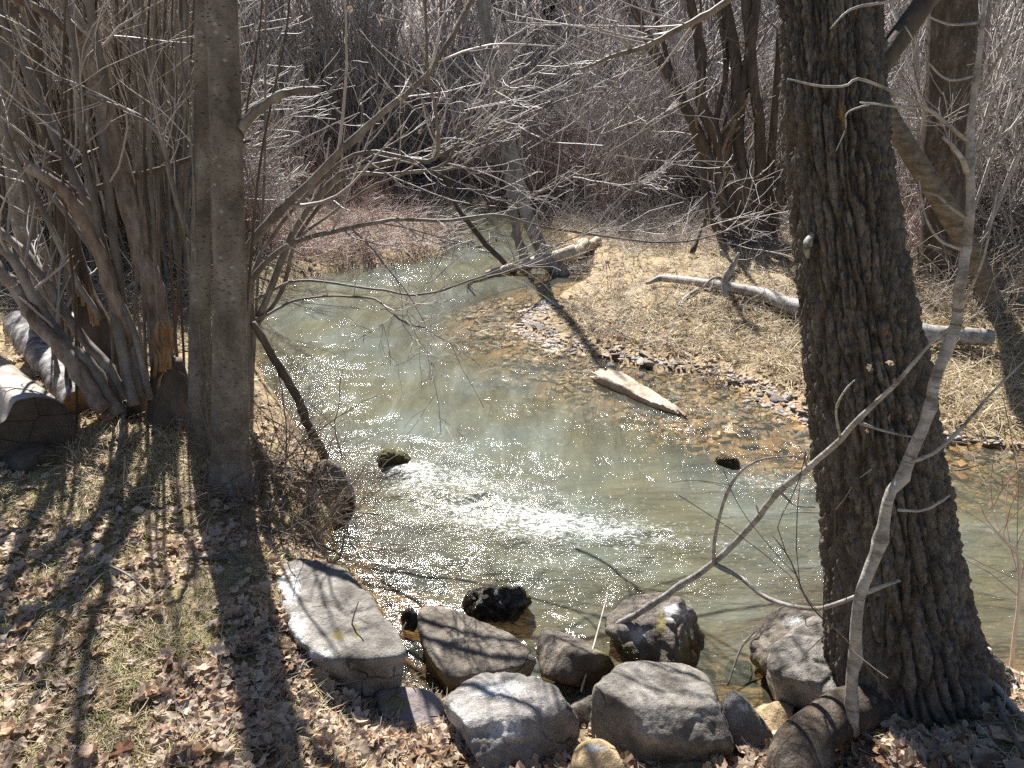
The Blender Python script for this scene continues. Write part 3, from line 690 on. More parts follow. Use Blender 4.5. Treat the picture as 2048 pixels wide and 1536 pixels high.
log(None, 'weathered half log lying under the big pale log', 'bark_dark', sides=40, wob=.15, seed=4, pts=two((90, 945), .50, 90, (-120, 850), .55, 110), K=40)
log(None, 'charred cracked grey log behind the big pale log', 'char', 'splinter', sides=48, wob=.16, seed=5, pts=two((165, 815), .56, 70, (40, 650), .62, 62), K=40)
log(None, 'short pale log half hidden behind the stems above the charred log', 'drift', 'splinter', sides=40, wob=.14, seed=6, pts=two((230, 745), .52, 62, (112, 632), .60, 56), K=40)
def flat_top(V): return V
def plank(V):
    W_ = V.reshape(48, 30, 3).copy(); c = W_.mean(1, keepdims=True); d = W_ - c
    ax = norm(c[-1, 0] - c[0, 0]); sd = norm(np.cross(ax, [0, 0, 1.])); up = np.cross(sd, ax); up = up if up[2] > 0 else -up
    ds = d @ sd; du = d @ up; u = np.linspace(0, 1, 48)[:, None]
    r3 = np.random.default_rng(4); ang = np.arctan2(du, ds); grain = .0045 * np.sign(np.sin(ang * 9 + 2 * np.sin(u * 5))) * (du > 0) + .004 * r3.normal(0, 1, (48, 30))
    ds = ds * (1 + .12 * np.sin(u * 9 + 1)); du = np.where(du > 0, np.minimum(du, .030 + .012 * np.sin(u * 7)), du) + grain
    sh = np.zeros((48, 30)); sh[:4] = r3.normal(0, .05, 30) * np.array([1, .7, .4, .15])[:, None]
    return (c + ds[..., None] * sd + du[..., None] * up + sh[..., None] * ax).reshape(-1, 3)
L4 = log(None, 'waterlogged driftwood plank lying in the amber shallows', 'drift', 'drift', K=48, sides=30, wob=.12, name='driftwood', cat='driftwood', seed=7, flatten=plank,
         pts=(lambda P, R: (P, R * np.interp(np.linspace(0, 1, 48), [0, .1, .5, .62, .8, 1], [1.15, 1.2, 1.25, .95, .6, .12])))(*two((1205, 748), .035, 40, (1372, 832), .0, 36, 48)))
T = log(None, 'mossy log lying across the creek under the leaning pale trunks', 'drift', 'drift', K=36, sides=20, wob=.16, seed=8, pts=two((972, 548), .0, 12, (1150, 505), .28, 32, 36))
log([(1130, 520, 22, 11.0), (1165, 500, 26, 11.6), (1195, 480, 18, 12.2)], 'pale end of a drift log on the far bank by the leaning trunks', 'drift', 'drift', K=20, sides=16, wob=.1, seed=9)
# long pale fallen branch on the far bank
def gpts(pxs, lift, K):
    P = []
    for (x, y, w) in pxs:
        p = g1(x, y); t = math.sqrt(p[0] ** 2 + p[1] ** 2 + (p[2] - CH) ** 2); r = w / 2 * (p[1] * cp - (p[2] - CH) * sp) / FPX
        P.append([p[0], p[1], p[2] + r * .6 + lift, r])
    B = resample(np.array(P), K); return B[:, :3], B[:, 3]
P, R = gpts([(1292, 580, 7), (1325, 572, 14), (1400, 583, 17), (1470, 596, 21), (1530, 612, 27), (1590, 634, 32), (1700, 665, 36), (1850, 690, 38), (1975, 702, 32)], .07, 60)
T = thing('fallen_branch', P[0], 'long pale fallen branch lying on the straw covered far bank', 'branch')
V, F = tubes(P, R, 14, True, .16, 3); ob('limb', V, F, M['bark_pale'], T)
for a in ([(1400, 583, 9, None), (1375, 600, 8, None), (1355, 612, 5, None)],):
    Q, r_ = gpts([(x, y, w) for x, y, w, _ in a], .02, 10); V, F = tubes(Q, r_, 8, True, .1); ob('side_branch', V, F, M['bark_pale'], T)
yy = P[30][1]
for spec in ([(1452, 592, 13, yy - .1), (1450, 560, 14, yy), (1470, 530, 12, yy), (1478, 505, 6, yy)], [(1452, 560, 9, yy), (1430, 555, 7, yy - .1), (1405, 575, 4, yy - .1)], [(1470, 530, 7, yy), (1440, 500, 5, yy + .1)]):
    Q, r_ = hp(spec, 12); V, F = tubes(Q, r_, 8, True, .1); ob('side_branch', V, F, M['bark_pale'], T)

# ------------------------------------------------------------------ the furrowed big tree
spec = [(1640, -60, 196, 2.62), (1655, 0, 200, 2.60), (1662, 150, 206, 2.54), (1670, 300, 214, 2.48), (1688, 450, 222, 2.42), (1706, 600, 232, 2.36), (1722, 700, 240, 2.32), (1738, 800, 248, 2.28), (1752, 900, 258, 2.24),
        (1768, 1000, 268, 2.20), (1778, 1100, 278, 2.16), (1788, 1200, 296, 2.12), (1800, 1290, 325, 2.08), (1822, 1360, 365, 2.06), (1835, 1400, 385, 2.05), (1840, 1470, 400, 2.05)][::-1]
P, R = hp(spec, 470); R = R * .86
P, R = extend(P, R, 6.5, .55, .3, 60, 5, .02)
S_ = 300; K = len(P)
T_ = np.gradient(P, axis=0); T_ = norm(T_); U = norm(np.cross(T_, np.array([0, 1., 0]))); Wv = np.cross(T_, U)
a = np.arange(S_) * 2 * math.pi / S_
dirs = U[:, None] * np.cos(a)[:, None] + Wv[:, None] * np.sin(a)[:, None]
s_ = np.concatenate([[0], np.cumsum(np.linalg.norm(np.diff(P, axis=0), axis=1))])
q = np.stack([np.cos(a)[None] * np.ones((K, 1)), np.sin(a)[None] * np.ones((K, 1)), s_[:, None] * np.ones(S_)], -1)
qq = q * np.array([5.6, 5.6, 3.4])
qq = qq + .30 * np.stack([fbm(q * np.array([2, 2, 7.]), 3, 5 + k) for k in range(3)], -1)
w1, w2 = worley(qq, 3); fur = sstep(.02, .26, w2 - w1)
w1b, w2b = worley(q * np.array([13, 13, 15.]) + .5 * np.stack([fbm(q * np.array([5, 5, 18.]), 2, 15 + k) for k in range(3)], -1), 7); fin = np.clip((w2b - w1b) / .35, 0, 1)
fl = np.clip(1 - s_ / .5, 0, 1)[:, None] ** 2
but = 1 + fl * .16 * np.cos(a * 4 + 1.0)[None]
damp = 1 - .6 * sstep(.28, .0, s_)[:, None]
brk = sstep(.30, .62, vn(q * np.array([9, 9, 40.]) + 2 * fbm(q * np.array([3, 3, 6.]), 2, 44)[..., None], 45))
lf_ = .75 + .5 * fbm(q * np.array([1.2, 1.2, 1.5]), 2, 71)
disp = (.028 * lf_ * (fur - .6) + .012 * (fin - .5) - .009 * brk) * damp + .012 * fbm(q * np.array([22, 22, 34.]), 3, 9) + .02 * fbm(q * np.array([2, 2, 2.]), 2, 19) + fl * .035 * fbm(q * np.array([7, 7, 16.]), 4, 29)
V = P[:, None] + dirs * (R[:, None] * but + disp)[..., None]
i = np.arange(K - 1)[:, None] * S_ + np.arange(S_)[None]; j = np.arange(K - 1)[:, None] * S_ + (np.arange(S_)[None] + 1) % S_
F = np.stack([i, j, j + S_, i + S_], -1).reshape(-1, 4)
BT = thing('cottonwood_tree', (P[3][0], P[3][1], .3), 'massive dark deeply furrowed trunk leaning over the creek at the right', 'tree')
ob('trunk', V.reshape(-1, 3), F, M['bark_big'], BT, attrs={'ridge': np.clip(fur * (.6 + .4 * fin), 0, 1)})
Pb, Rb = P[None, ::8], R[None, ::8]
rb = np.random.default_rng(77)
Q, r_ = grow(Pb, Rb, 7, (2.0, 3.2), (35, 70), .2, .28, 10, .10, .62, .98, .3, r2=rb)
Q2, r2_ = grow(Q, r_, 40, (.6, 1.4), (25, 60), .15, .45, 7, .12, .25, 1, .3, r2=rb)
Q3, r3_ = grow(Q2, r2_, 200, (.2, .6), (25, 60), .1, .5, 5, .12, .2, 1, .3, .002, r2=rb)
for k in range(len(Q)):
    V, F = tubes(Q[k:k + 1], r_[k:k + 1], 8, True); br = ob('branch', V, F, M['bark_dark'], BT)
V, F = merge([tubes(Q2, r2_, 4), tubes(Q3, r3_, 3)]); meta(ob('twigs', V, F, M['twig_dark'], BT, smooth=True), kind='stuff')
for sp_ in ([(1800, 1395, 100, 1.95), (1700, 1420, 92, 1.86), (1640, 1455, 92, 1.78), (1600, 1500, 104, 1.70), (1590, 1560, 110, 1.62), (1585, 1620, 60, 1.56)],
            [(1880, 1330, 70, 2.06), (1940, 1345, 60, 2.04), (2000, 1380, 50, 1.98), (2070, 1420, 34, 1.9)]):
    Q, r_ = hp(sp_, 60); 
    if sp_[0][0] == 1800: pass
    V, F = tubes(Q, r_, 40, True, .13, 4); ob('root', V, F, M['bark_big'], BT)
# orange lichen tufts and the knot on the trunk
Q, r_ = hp([(1616, 514, 8, 2.31), (1614, 494, 16, 2.29), (1618, 480, 18, 2.30), (1624, 466, 8, 2.33)], 10); V, F = tubes(Q, r_, 10, True, .4); ob('knot', V, F, M['bark_pale'], BT)

# ------------------------------------------------------------------ smooth twin trunks at the left
def smooth_tree(spec, label, matk, seed, ext=6, nb=8, base_flare=True, sides=28, name='tree', wob=.05, blen=(1.2, 2.4), tmat='twig_grey', n2=36, n3=160, tmin=.55, thin=.94):
    P, R = hp(spec, 60); R = R * thin; b = P[0].copy(); P, R = extend(P, R, ext, .35, .3, 24, seed, .02)
    P = np.vstack([P[0] + np.array([0, 0, -.25]), P]); R = np.concatenate([R[:1] * 1.1, R])
    if base_flare:
        s_ = np.concatenate([[0], np.cumsum(np.linalg.norm(np.diff(P, axis=0), axis=1))]); R = R * (1 + .14 * np.exp(-np.maximum(s_ - .22, 0) / .12))
    T = thing(name, b, label, 'tree'); V, F = tubes(P, R, sides, True, wob, seed); ob('trunk', V, F, M[matk], T)
    r2 = np.random.default_rng(seed)
    if nb:
        Q, r_ = grow(P[None], R[None], nb, blen, (35, 65), .2, .4, 9, .1, tmin, .97, .3, r2=r2)
        Q2, r2_ = grow(Q, r_, n2, (.4, 1.0), (25, 60), .12, .5, 6, .12, .2, 1, .3, .002, r2=r2)
        Q3, r3_ = grow(Q2, r2_, n3, (.15, .5), (25, 60), .1, .55, 5, .12, .2, 1, .3, .0014, r2=r2)
        for k in range(len(Q)):
            V, F = tubes(Q[k:k + 1], r_[k:k + 1], 7, True); ob('branch', V, F, M[matk], T)
        V, F = merge([tubes(Q2, r2_, 4), tubes(Q3, r3_, 3)]); meta(ob('twigs', V, F, M[tmat], T), kind='stuff')
    return T
def dn(p, n=1): return p
T2 = smooth_tree([(463, 945, 88, 3.42), (461, 900, 76, 3.42), (460, 700, 70, 3.44), (458, 510, 67, 3.47), (452, 250, 66, 3.52), (442, 0, 65, 3.58), (440, -60, 64, 3.6)],
                 'straight smooth grey trunk with dark dashes, the thicker of the touching pair', 'bark_smooth', 101, 5.5, 7)
V, F = tubes(*hp([(478, 260, 26, 3.5), (505, 232, 20, 3.5), (545, 198, 17, 3.5), (600, 180, 14, 3.5), (642, 180, 9, 3.5)], 24), 12, True, .08); ob('broken_branch', V, F, M['bark_alder'], T2)
T3 = smooth_tree([(404, 925, 62, 3.68), (402, 880, 50, 3.68), (400, 700, 46, 3.7), (402, 520, 40, 3.72), (405, 300, 37, 3.76), (408, 0, 36, 3.8), (408, -60, 35, 3.82)],
                 'slimmer smooth grey trunk standing just left of the straight thick one', 'bark_smooth', 102, 5.0, 6)
# ------------------------------------------------------------------ left stem cluster
def stems(T, specs, mat, K=30, sides=12, ext=2.5, nm='stem', wob=.05, twig=None, n1=0, n2=0, seed=0, cap=True):
    r2 = np.random.default_rng(seed); allP, allR = [], []
    for k, sp_ in enumerate(specs):
        P, R = hp(sp_, K)
        if ext: P, R = extend(P, R, ext, .4, .4, 12, seed + k, .05)
        V, F = tubes(P, R, sides, cap, wob, seed + k); ob(nm, V, F, M[mat], T); allP.append(P); allR.append(R)
    if twig:
        PP, RR_ = np.stack(allP), np.stack(allR)
        Q, r_ = grow(PP, RR_, n1, (.3, 1.0), (25, 65), .15, .35, 7, .12, .25, 1, .3, .0016, r2=r2)
        Q2, r2_ = grow(Q, r_, n2, (.1, .4), (25, 60), .1, .6, 5, .12, .2, 1, .4, .0012, r2=r2)
        V, F = merge([tubes(Q, r_, 4), tubes(Q2, r2_, 3)]); meta(ob('twigs', V, F, M[twig], T, tint=np.repeat(r2.uniform(0, 1, 1), len(V))), kind='stuff')
    return PP if twig else None
b0 = g1(265, 880)
T5 = thing('alder_clump', b0, 'clump of smooth grey stems fanning up from the bank behind the big pale log', 'shrub')
Yb = b0[1]
sp5 = [
 [(240, 830, 28, Yb), (191, 740, 26, Yb + .05), (144, 692, 25, Yb + .05), (89, 624, 24, Yb + .1), (45, 541, 23, Yb + .1), (0, 490, 22, Yb + .1), (-60, 420, 20, Yb + .1)],
 [(250, 800, 24, Yb + .1), (212, 726, 21, Yb + .15), (164, 671, 20, Yb + .2), (120, 610, 19, Yb + .2), (79, 538, 18, Yb + .25), (20, 480, 17, Yb + .3), (-40, 430, 15, Yb + .3)],
 [(268, 810, 24, Yb + .1), (245, 700, 21, Yb + .2), (225, 560, 20, Yb + .25), (205, 492, 20, Yb + .3), (178, 417, 20, Yb + .3), (147, 349, 19, Yb + .35), (113, 280, 18, Yb + .35), (79, 191, 17, Yb + .4), (3, 31, 15, Yb + .4), (-30, -50, 14, Yb + .4)],
 [(285, 790, 22, Yb + .2), (250, 650, 20, Yb + .3), (226, 525, 19, Yb + .3), (212, 410, 18, Yb + .35), (205, 325, 18, Yb + .35), (197, 240, 19, Yb + .4), (205, 154, 20, Yb + .4), (191, 85, 19, Yb + .4), (178, 0, 17, Yb + .4), (172, -60, 16, Yb + .4)],
 [(275, 770, 16, Yb + .2), (230, 620, 15, Yb + .3), (200, 480, 14, Yb + .3), (185, 390, 14, Yb + .3), (171, 321, 13, Yb + .3), (160, 205, 12, Yb + .3), (147, 100, 11, Yb + .3), (120, -40, 10, Yb + .3)],
 [(300, 800, 14, Yb + .1), (262, 650, 12, Yb + .2), (196, 520, 11, Yb + .3), (110, 400, 10, Yb + .4), (50, 320, 10, Yb + .4), (0, 250, 9, Yb + .4), (-40, 180, 8, Yb + .4)],
 [(205, 640, 13, Yb + .2), (150, 560, 12, Yb + .2), (90, 440, 12, Yb + .2), (40, 340, 11, Yb + .2), (10, 260, 10, Yb + .2), (-20, 160, 9, Yb + .2)],
]
stems(T5, sp5, 'bark_alder', twig='twig_grey', n1=70, n2=200, seed=201)
TC = thing('leaning_tree', g1(210, 820), 'curved stem with torn brown bark leaning left over the charred log', 'tree')
stems(TC, [[(212, 820, 34, Yb - .05), (137, 716, 31, Yb), (79, 644, 30, Yb + .05), (38, 583, 28, Yb + .1), (0, 535, 26, Yb + .1), (-60, 450, 24, Yb + .15)]], 'bark_peel', sides=16, ext=2.5, nm='trunk', wob=.12, seed=210)
TD = thing('dead_trunk', g1(345, 850), 'snapped dead trunk with peeling brown bark leaning left', 'tree')
Yd = Yb + .35
stems(TD, [[(330, 745, 46, Yd - .05), (321, 685, 44, Yd), (308, 583, 41, Yd + .05), (287, 513, 40, Yd + .1), (260, 410, 39, Yd + .15), (239, 325, 38, Yd + .2), (219, 256, 37, Yd + .2), (195, 171, 40, Yd + .2), (171, 102, 34, Yd + .25), (147, 34, 30, Yd + .25), (113, -30, 27, Yd + .25)]], 'bark_peel', sides=30, K=60, ext=1.5, nm='trunk', wob=.22, seed=211)
V, F = tubes(*hp([(192, 160, 26, Yd + .18), (165, 85, 24, Yd + .15), (120, 45, 20, Yd + .1), (60, 10, 16, Yd + .1), (0, -10, 14, Yd + .1)], 24), 14, True, .1); ob('branch', V, F, M['bark_peel'], TD)
# the torn stump of the dead trunk
P, R = hp([(345, 900, 92, Yd - .15), (343, 830, 84, Yd - .1), (338, 760, 70, Yd - .05), (332, 720, 56, Yd - .03)], 20); V, F = tubes(P, R, 30, True, .2, 5); STUMP = ob('stump', V, F, M['bark_dark'], TD)
r2 = np.random.default_rng(5); sps = []
for k in range(16):
    x = r2.uniform(296, 350); y = r2.uniform(700, 860 if x < 318 else 745); sps.append(hp([(x, y, 9, Yd - .14), (x + r2.uniform(-6, 6), y - r2.uniform(15, 50), 7, Yd - .16), (x + r2.uniform(-16, 10), y - r2.uniform(50, 75), 1.5, Yd - .17)], 6))
V, F = tubes(np.stack([s[0] for s in sps]), np.stack([s[1] for s in sps]), 4, True); ob('torn_wood', V, F, M['splinter'], STUMP, smooth=False)
TG = smooth_tree([(100, 640, 70, 5.2), (90, 590, 58, 5.2), (66, 500, 52, 5.2), (45, 410, 48, 5.25), (30, 300, 46, 5.3), (12, 180, 44, 5.3), (0, 60, 40, 5.4), (-12, -60, 38, 5.4)], 'dark trunk curving up at the left edge behind the stem clump', 'bark_smooth', 215, 4, 5)
TH = smooth_tree([(245, 770, 76, Yb + .4), (200, 680, 66, Yb + .45), (165, 590, 52, Yb + .5), (147, 513, 40, Yb + .55), (120, 393, 32, Yb + .6), (98, 273, 26, Yb + .65), (80, 150, 22, Yb + .7), (60, -40, 18, Yb + .7)], 'old split trunk with an orange wound inside the stem clump', 'bark_dark', 216, 3, 4, wob=.15)
sps = []
for k in range(7):
    u = r2.uniform(0, 1); x = 140 + 60 * u + r2.uniform(-8, 8); y = 500 + 130 * u; sps.append(hp([(x, y + 40, 8, Yb + .38), (x - 8, y, 8, Yb + .40), (x - 20, y - 45, 2, Yb + .46)], 6))
V, F = tubes(np.stack([s[0] for s in sps]), np.stack([s[1] for s in sps]), 4, True); ob('orange_wound', V, F, M['splinter'], TH, smooth=False)
TS = thing('sawn_branch', g1(275, 850), 'thick sawn off branch stub with pale cut end pointing up left', 'branch')
stems(TS, [[(278, 760, 30, Yb + .3), (240, 620, 28, Yb + .25), (205, 513, 27, Yb + .2), (164, 441, 26, Yb + .15), (120, 376, 25, Yb + .1), (52, 330, 24, Yb + .05)]], 'bark_peel', ext=0, nm='limb', wob=.08, seed=220, sides=18)
P, R = hp([(56, 333, 23, Yb + .053), (50, 329, 22, Yb + .047)], 3); V, F = tubes(P, R, 14, True, .1); ob('cut_end', V, F, M['splinter'], TS)
TI = thing('sapling', g1(392, 780), 'crooked thin stem arching left from between the twin trunks and the dead trunk', 'sapling')
stems(TI, [[(392, 780, 11, 3.9), (385, 600, 10, 3.9), (376, 478, 10, 3.9), (355, 403, 10, 3.9), (338, 331, 11, 3.9), (318, 267, 11, 3.9), (267, 226, 9, 3.9), (222, 208, 6, 3.9)]], 'bark_alder', ext=.3, seed=221, twig='twig_grey', n1=12, n2=20)
TB = thing('fallen_pole', g1(70, 470), 'dark fallen pole wedged level behind the stem clump', 'branch')
stems(TB, [[(58, 430, 13, 4.6), (200, 375, 14, 4.5), (300, 345, 13, 4.4), (390, 315, 10, 4.3), (500, 280, 6, 4.2)]], 'bark_dark', ext=0, nm='limb', seed=222)
# straight thin shoots between the trunks, each springing from the bank on its own
r2 = np.random.default_rng(300)
for k in range(34):
    x0 = r2.uniform(110, 500); y0 = r2.uniform(700, 900) if x0 < 380 else r2.uniform(820, 930); p = g1(x0, y0); x1 = x0 + r2.normal(-25, 50); Yk = p[1]
    w = r2.uniform(5, 10)
    T = thing('shoot', p, 'thin upright grey shoot rising from the bank among the left trunks', 'sapling', 'thin shoots among the left trunks')
    stems(T, [[(x0, y0, w, Yk), (x0 + (x1 - x0) * .3 + r2.normal(0, 8), 620, w * .9, Yk + .05), (x0 + (x1 - x0) * .6 + r2.normal(0, 10), 330, w * .75, Yk + .1), (x1, 60, w * .6, Yk + .15), (x1 + 5, -60, w * .5, Yk + .15)]],
          'bark_alder' if k % 2 else 'bark_dark', K=14, sides=6, ext=.3, seed=301 + k, twig='twig_grey', n1=8, n2=10)
for (cx, cy, n_, lab_) in ((60, 520, 16, 'fan of many straight thin stems behind the dark curving trunk at the left edge'), (200, 560, 20, 'dense fan of straight brown stems behind the dead trunk'), (330, 590, 18, 'dense upright stems between the dead trunk and the twin trunks')):
    p = g1(cx, cy); T = thing('stem_clump', p, lab_, 'shrub'); L_ = []
    for k in range(n_):
        x0 = cx + r2.uniform(-45, 45); x1 = x0 + r2.normal(-20, 75); w = r2.uniform(6, 14); Yk = p[1] + r2.uniform(-.3, .3)
        L_.append([(x0, cy + 10, w, Yk), (x0 + (x1 - x0) * .3 + r2.normal(0, 6), 400, w * .9, Yk + .1), (x0 + (x1 - x0) * .65 + r2.normal(0, 8), 200, w * .8, Yk + .2), (x1, -50, w * .6, Yk + .3)])
    stems(T, L_, 'bark_dark' if cx == 200 else 'bark_alder', K=14, sides=6, ext=1., seed=350 + cx, twig='twig_brown', n1=50, n2=120)
# leaning pole in the water
TP = thing('leaning_pole', (at_z(645, 905, 0)[0]), 'dark bare pole leaning from the smooth trunks down into the creek', 'branch')
stems(TP, [[(650, 925, 21, 4.0), (622, 858, 19, 3.98), (575, 765, 18, 3.93), (505, 645, 14, 3.88)]], 'bark_dark', ext=0, nm='limb', seed=230)

# ------------------------------------------------------------------ branching shrub tree reaching over the creek
b1 = g1(500, 860)
TA = thing('alder_tree', b1, 'spreading grey alder whose long branches arch right over the creek', 'tree')
Y0 = b1[1]
arch = [
 [(498, 860, 20, Y0), (500, 700, 19, Y0 + .1), (530, 600, 18, Y0 + .2), (560, 520, 17, Y0 + .3), (600, 440, 16, Y0 + .35), (655, 375, 15, Y0 + .4), (700, 345, 12, Y0 + .4), (800, 330, 11, Y0 + .4), (880, 320, 9, Y0 + .45), (960, 270, 7, Y0 + .5), (1060, 170, 6, Y0 + .6), (1150, 60, 5, Y0 + .7), (1180, -20, 4, Y0 + .7)],
 [(490, 820, 22, Y0 - .1), (492, 640, 22, Y0), (498, 510, 22, Y0), (560, 430, 21, Y0 + .05), (640, 350, 20, Y0 + .1), (700, 290, 18, Y0 + .1), (770, 220, 16, Y0 + .15), (845, 155, 13, Y0 + .2), (890, 90, 11, Y0 + .2), (935, 0, 9, Y0 + .25), (960, -60, 8, Y0 + .25)],
 [(500, 760, 16, Y0), (505, 600, 16, Y0 + .05), (520, 545, 15, Y0 + .1), (590, 490, 13, Y0 + .15), (680, 466, 11, Y0 + .2), (790, 449, 10, Y0 + .3), (900, 450, 9, Y0 + .4), (1000, 440, 9, Y0 + .5), (1090, 460, 7, Y0 + .6), (1200, 476, 6, Y0 + .7), (1340, 492, 5, Y0 + .8), (1450, 470, 4, Y0 + .9), (1560, 415, 3, Y0 + 1.)],
 [(505, 660, 12, Y0 + .1), (560, 585, 11, Y0 + .2), (590, 480, 10, Y0 + .3), (690, 360, 11, Y0 + .3), (790, 350, 8, Y0 + .3), (895, 325, 7, Y0 + .35), (930, 240, 6, Y0 + .4), (1000, 180, 5, Y0 + .4), (1110, 130, 4, Y0 + .5), (1200, 60, 3, Y0 + .5)],
 [(500, 560, 11, Y0), (540, 480, 10, Y0 + .1), (640, 360, 9, Y0 + .1), (730, 300, 10, Y0 + .1), (860, 315, 9, Y0 + .1), (870, 230, 8, Y0 + .1), (855, 130, 7, Y0 + .1), (850, 0, 6, Y0 + .1), (852, -50, 5, Y0 + .1)],
 [(510, 600, 9, Y0), (600, 560, 7, Y0 + .1), (760, 575, 6, Y0 + .2), (850, 585, 6, Y0 + .3), (960, 552, 5, Y0 + .4), (1080, 500, 4, Y0 + .5), (1200, 440, 3, Y0 + .6), (1300, 330, 2.5, Y0 + .7)],
 [(508, 640, 8, Y0), (600, 600, 6, Y0 + .1), (740, 600, 6, Y0 + .15), (800, 640, 5, Y0 + .2), (860, 655, 3, Y0 + .3)],
 [(1000, 440, 7, Y0 + .5), (1040, 400, 7, Y0 + .5), (1120, 365, 6, Y0 + .6), (1240, 290, 5, Y0 + .7), (1340, 230, 4, Y0 + .8)],
 [(590, 480, 8, Y0 + .2), (700, 400, 7, Y0 + .25), (800, 350, 6, Y0 + .3), (920, 330, 6, Y0 + .35), (1010, 250, 6, Y0 + .4), (1120, 200, 5, Y0 + .4), (1200, 165, 4, Y0 + .5)],
]
PA, RA = [], []
for k, s in enumerate(arch):
    s = [(a_, b_, c_ * .85, Y0 + (d_ - Y0) * 1.0 - .95 * (max(i_ - 1, 0) / (len(s) - 2)) ** .8) for i_, (a_, b_, c_, d_) in enumerate(s)]
    P, R = hp(s, 44); P = P + .010 * np.cumsum(np.random.default_rng(k).normal(0, 1, P.shape), 0) * .25
    P[:2] = hp(s, 44)[0][:2]
    V, F = tubes(P, R, 10, True, .06, k); ob('branch', V, F, M['bark_alder'], TA, tint=None); PA.append(P); RA.append(R)
PA, RA = np.stack(PA), np.stack(RA)
r2 = np.random.default_rng(400)
Q, r_ = grow(PA, RA, 110, (.35, 1.1), (25, 60), .10, .5, 9, .10, .30, 1, .3, .0022, r2=r2)
Q2, r2_ = grow(Q, r_, 420, (.15, .5), (25, 60), .05, .6, 6, .12, .15, 1, .4, .0016, r2=r2)
Q3, r3_ = grow(Q2, r2_, 900, (.05, .22), (30, 65), .02, .7, 5, .14, .2, 1, .5, .0012, r2=r2)
for k in range(60):
    V, F = tubes(Q[k:k + 1], r_[k:k + 1], 5); ob('side_branch', V, F, M['twig_grey'], TA)
V, F = merge([tubes(Q[60:], r_[60:], 4), tubes(Q2, r2_, 4), tubes(Q3, r3_, 3)]); meta(ob('twigs', V, F, M['twig_grey'], TA, tint=np.concatenate([np.repeat(r2.uniform(0, .7, 50), 36), np.repeat(r2.uniform(0, .7, 420), 24), np.repeat(r2.uniform(0, .7, 900), 15)])), kind='stuff')
# upper right branch entering from above
TU = thing('overhanging_branch', (at_y(1450, -40, 3.4)[0]), 'long bare branch hanging in from above, tip pointing down left over the creek', 'branch')
stems(TU, [[(1520, -50, 16, 3.4), (1440, 12, 14, 3.4), (1360, 60, 12, 3.45), (1290, 95, 11, 3.5), (1230, 112, 9, 3.5), (1188, 130, 6, 3.5), (1150, 140, 3, 3.5)]], 'bark_alder', ext=0, nm='limb', twig='twig_grey', n1=26, n2=60, seed=240)

# ------------------------------------------------------------------ leaning trunks standing in the creek
wb = at_z(1118, 545, 0)[0]
TL = smooth_tree([(1122, 550, 50, wb[1]), (1095, 515, 42, wb[1] + .05), (1070, 470, 36, wb[1] + .15), (1048, 410, 34, wb[1] + .25), (1030, 330, 32, wb[1] + .4), (1010, 240, 29, wb[1] + .5), (992, 150, 26, wb[1] + .6), (978, 70, 23, wb[1] + .7), (965, -40, 20, wb[1] + .8)],
                 'grey leaning trunk rising from the creek beside the mossy log', 'bark_lgrey', 250, 2.5, 4, False, 18, blen=(.8, 2.0), tmin=.35, thin=.76)
smooth_tree([(1046, 508, 24, wb[1] + .5), (1030, 440, 22, wb[1] + .6), (1022, 370, 21, wb[1] + .7), (1005, 280, 20, wb[1] + .8), (988, 190, 18, wb[1] + .9), (968, 90, 16, wb[1] + 1.), (955, -40, 13, wb[1] + 1.1)],
            'thinner leaning trunk with blackened foot left of the leaning creek trunk', 'bark_lgrey', 251, 2., 3, False, 14, blen=(.8, 1.6), tmin=.35, thin=.85)
T = thing('leaning_pole', at_z(1030, 545, 0)[0], 'slim dark pole leaning left out of the creek onto the mossy log', 'branch')
stems(T, [[(1032, 546, 12, wb[1]), (985, 500, 13, wb[1] + .1), (935, 440, 11, wb[1] + .2), (905, 395, 8, wb[1] + .3), (890, 340, 6, wb[1] + .4), (880, 250, 4, wb[1] + .5)]], 'bark_dark', ext=0, nm='limb', seed=252, twig='twig_dark', n1=8, n2=10)

# ------------------------------------------------------------------ right hand trunks
b2 = g1(1485, 490); Yr = b2[1]
TR = thing('willow_clump', b2, 'dark many stemmed willow clump fanning up from the straw bank', 'tree')
rs = []
for (bx, w, pts) in [(1470, 34, [(1440, 380), (1395, 260), (1350, 170), (1290, 60), (1240, -50)]), (1480, 36, [(1455, 330), (1410, 210), (1400, 100), (1370, -50)]), (1495, 40, [(1478, 380), (1450, 300), (1475, 160), (1440, -50)]),
                     (1505, 36, [(1500, 380), (1480, 250), (1500, 120), (1490, -50)]), (1515, 34, [(1520, 380), (1520, 250), (1505, 120), (1520, -50)]), (1530, 26, [(1540, 380), (1548, 250), (1560, 100), (1570, -50)]),
                     (1450, 20, [(1415, 420), (1400, 300), (1360, 200), (1330, 100), (1290, -50)]), (1460, 22, [(1445, 400), (1430, 250), (1450, 120), (1425, -50)]), (1400, 10, [(1410, 440), (1420, 300), (1405, 150), (1400, -50)]), (1545, 20, [(1560, 380), (1580, 250), (1590, 100), (1600, -50)])]:
    L = [(bx, 498, w, Yr)] + [(x, y, w * (.8 - .1 * i), Yr + .15 * i + rg.uniform(-.2, .2)) for i, (x, y) in enumerate(pts)]
    if bx == 1400: L[0] = (1385, 505, 12, Yr - .4)
    if len(L) == 5: L.insert(1, (bx + (pts[0][0] - bx) * .4, 450, w * .9, Yr + .05))
    rs.append(L)
stems(TR, [l for l in rs], 'bark_dark', K=24, sides=12, ext=1.5, wob=.12, twig='twig_dark', n1=130, n2=500, seed=260)
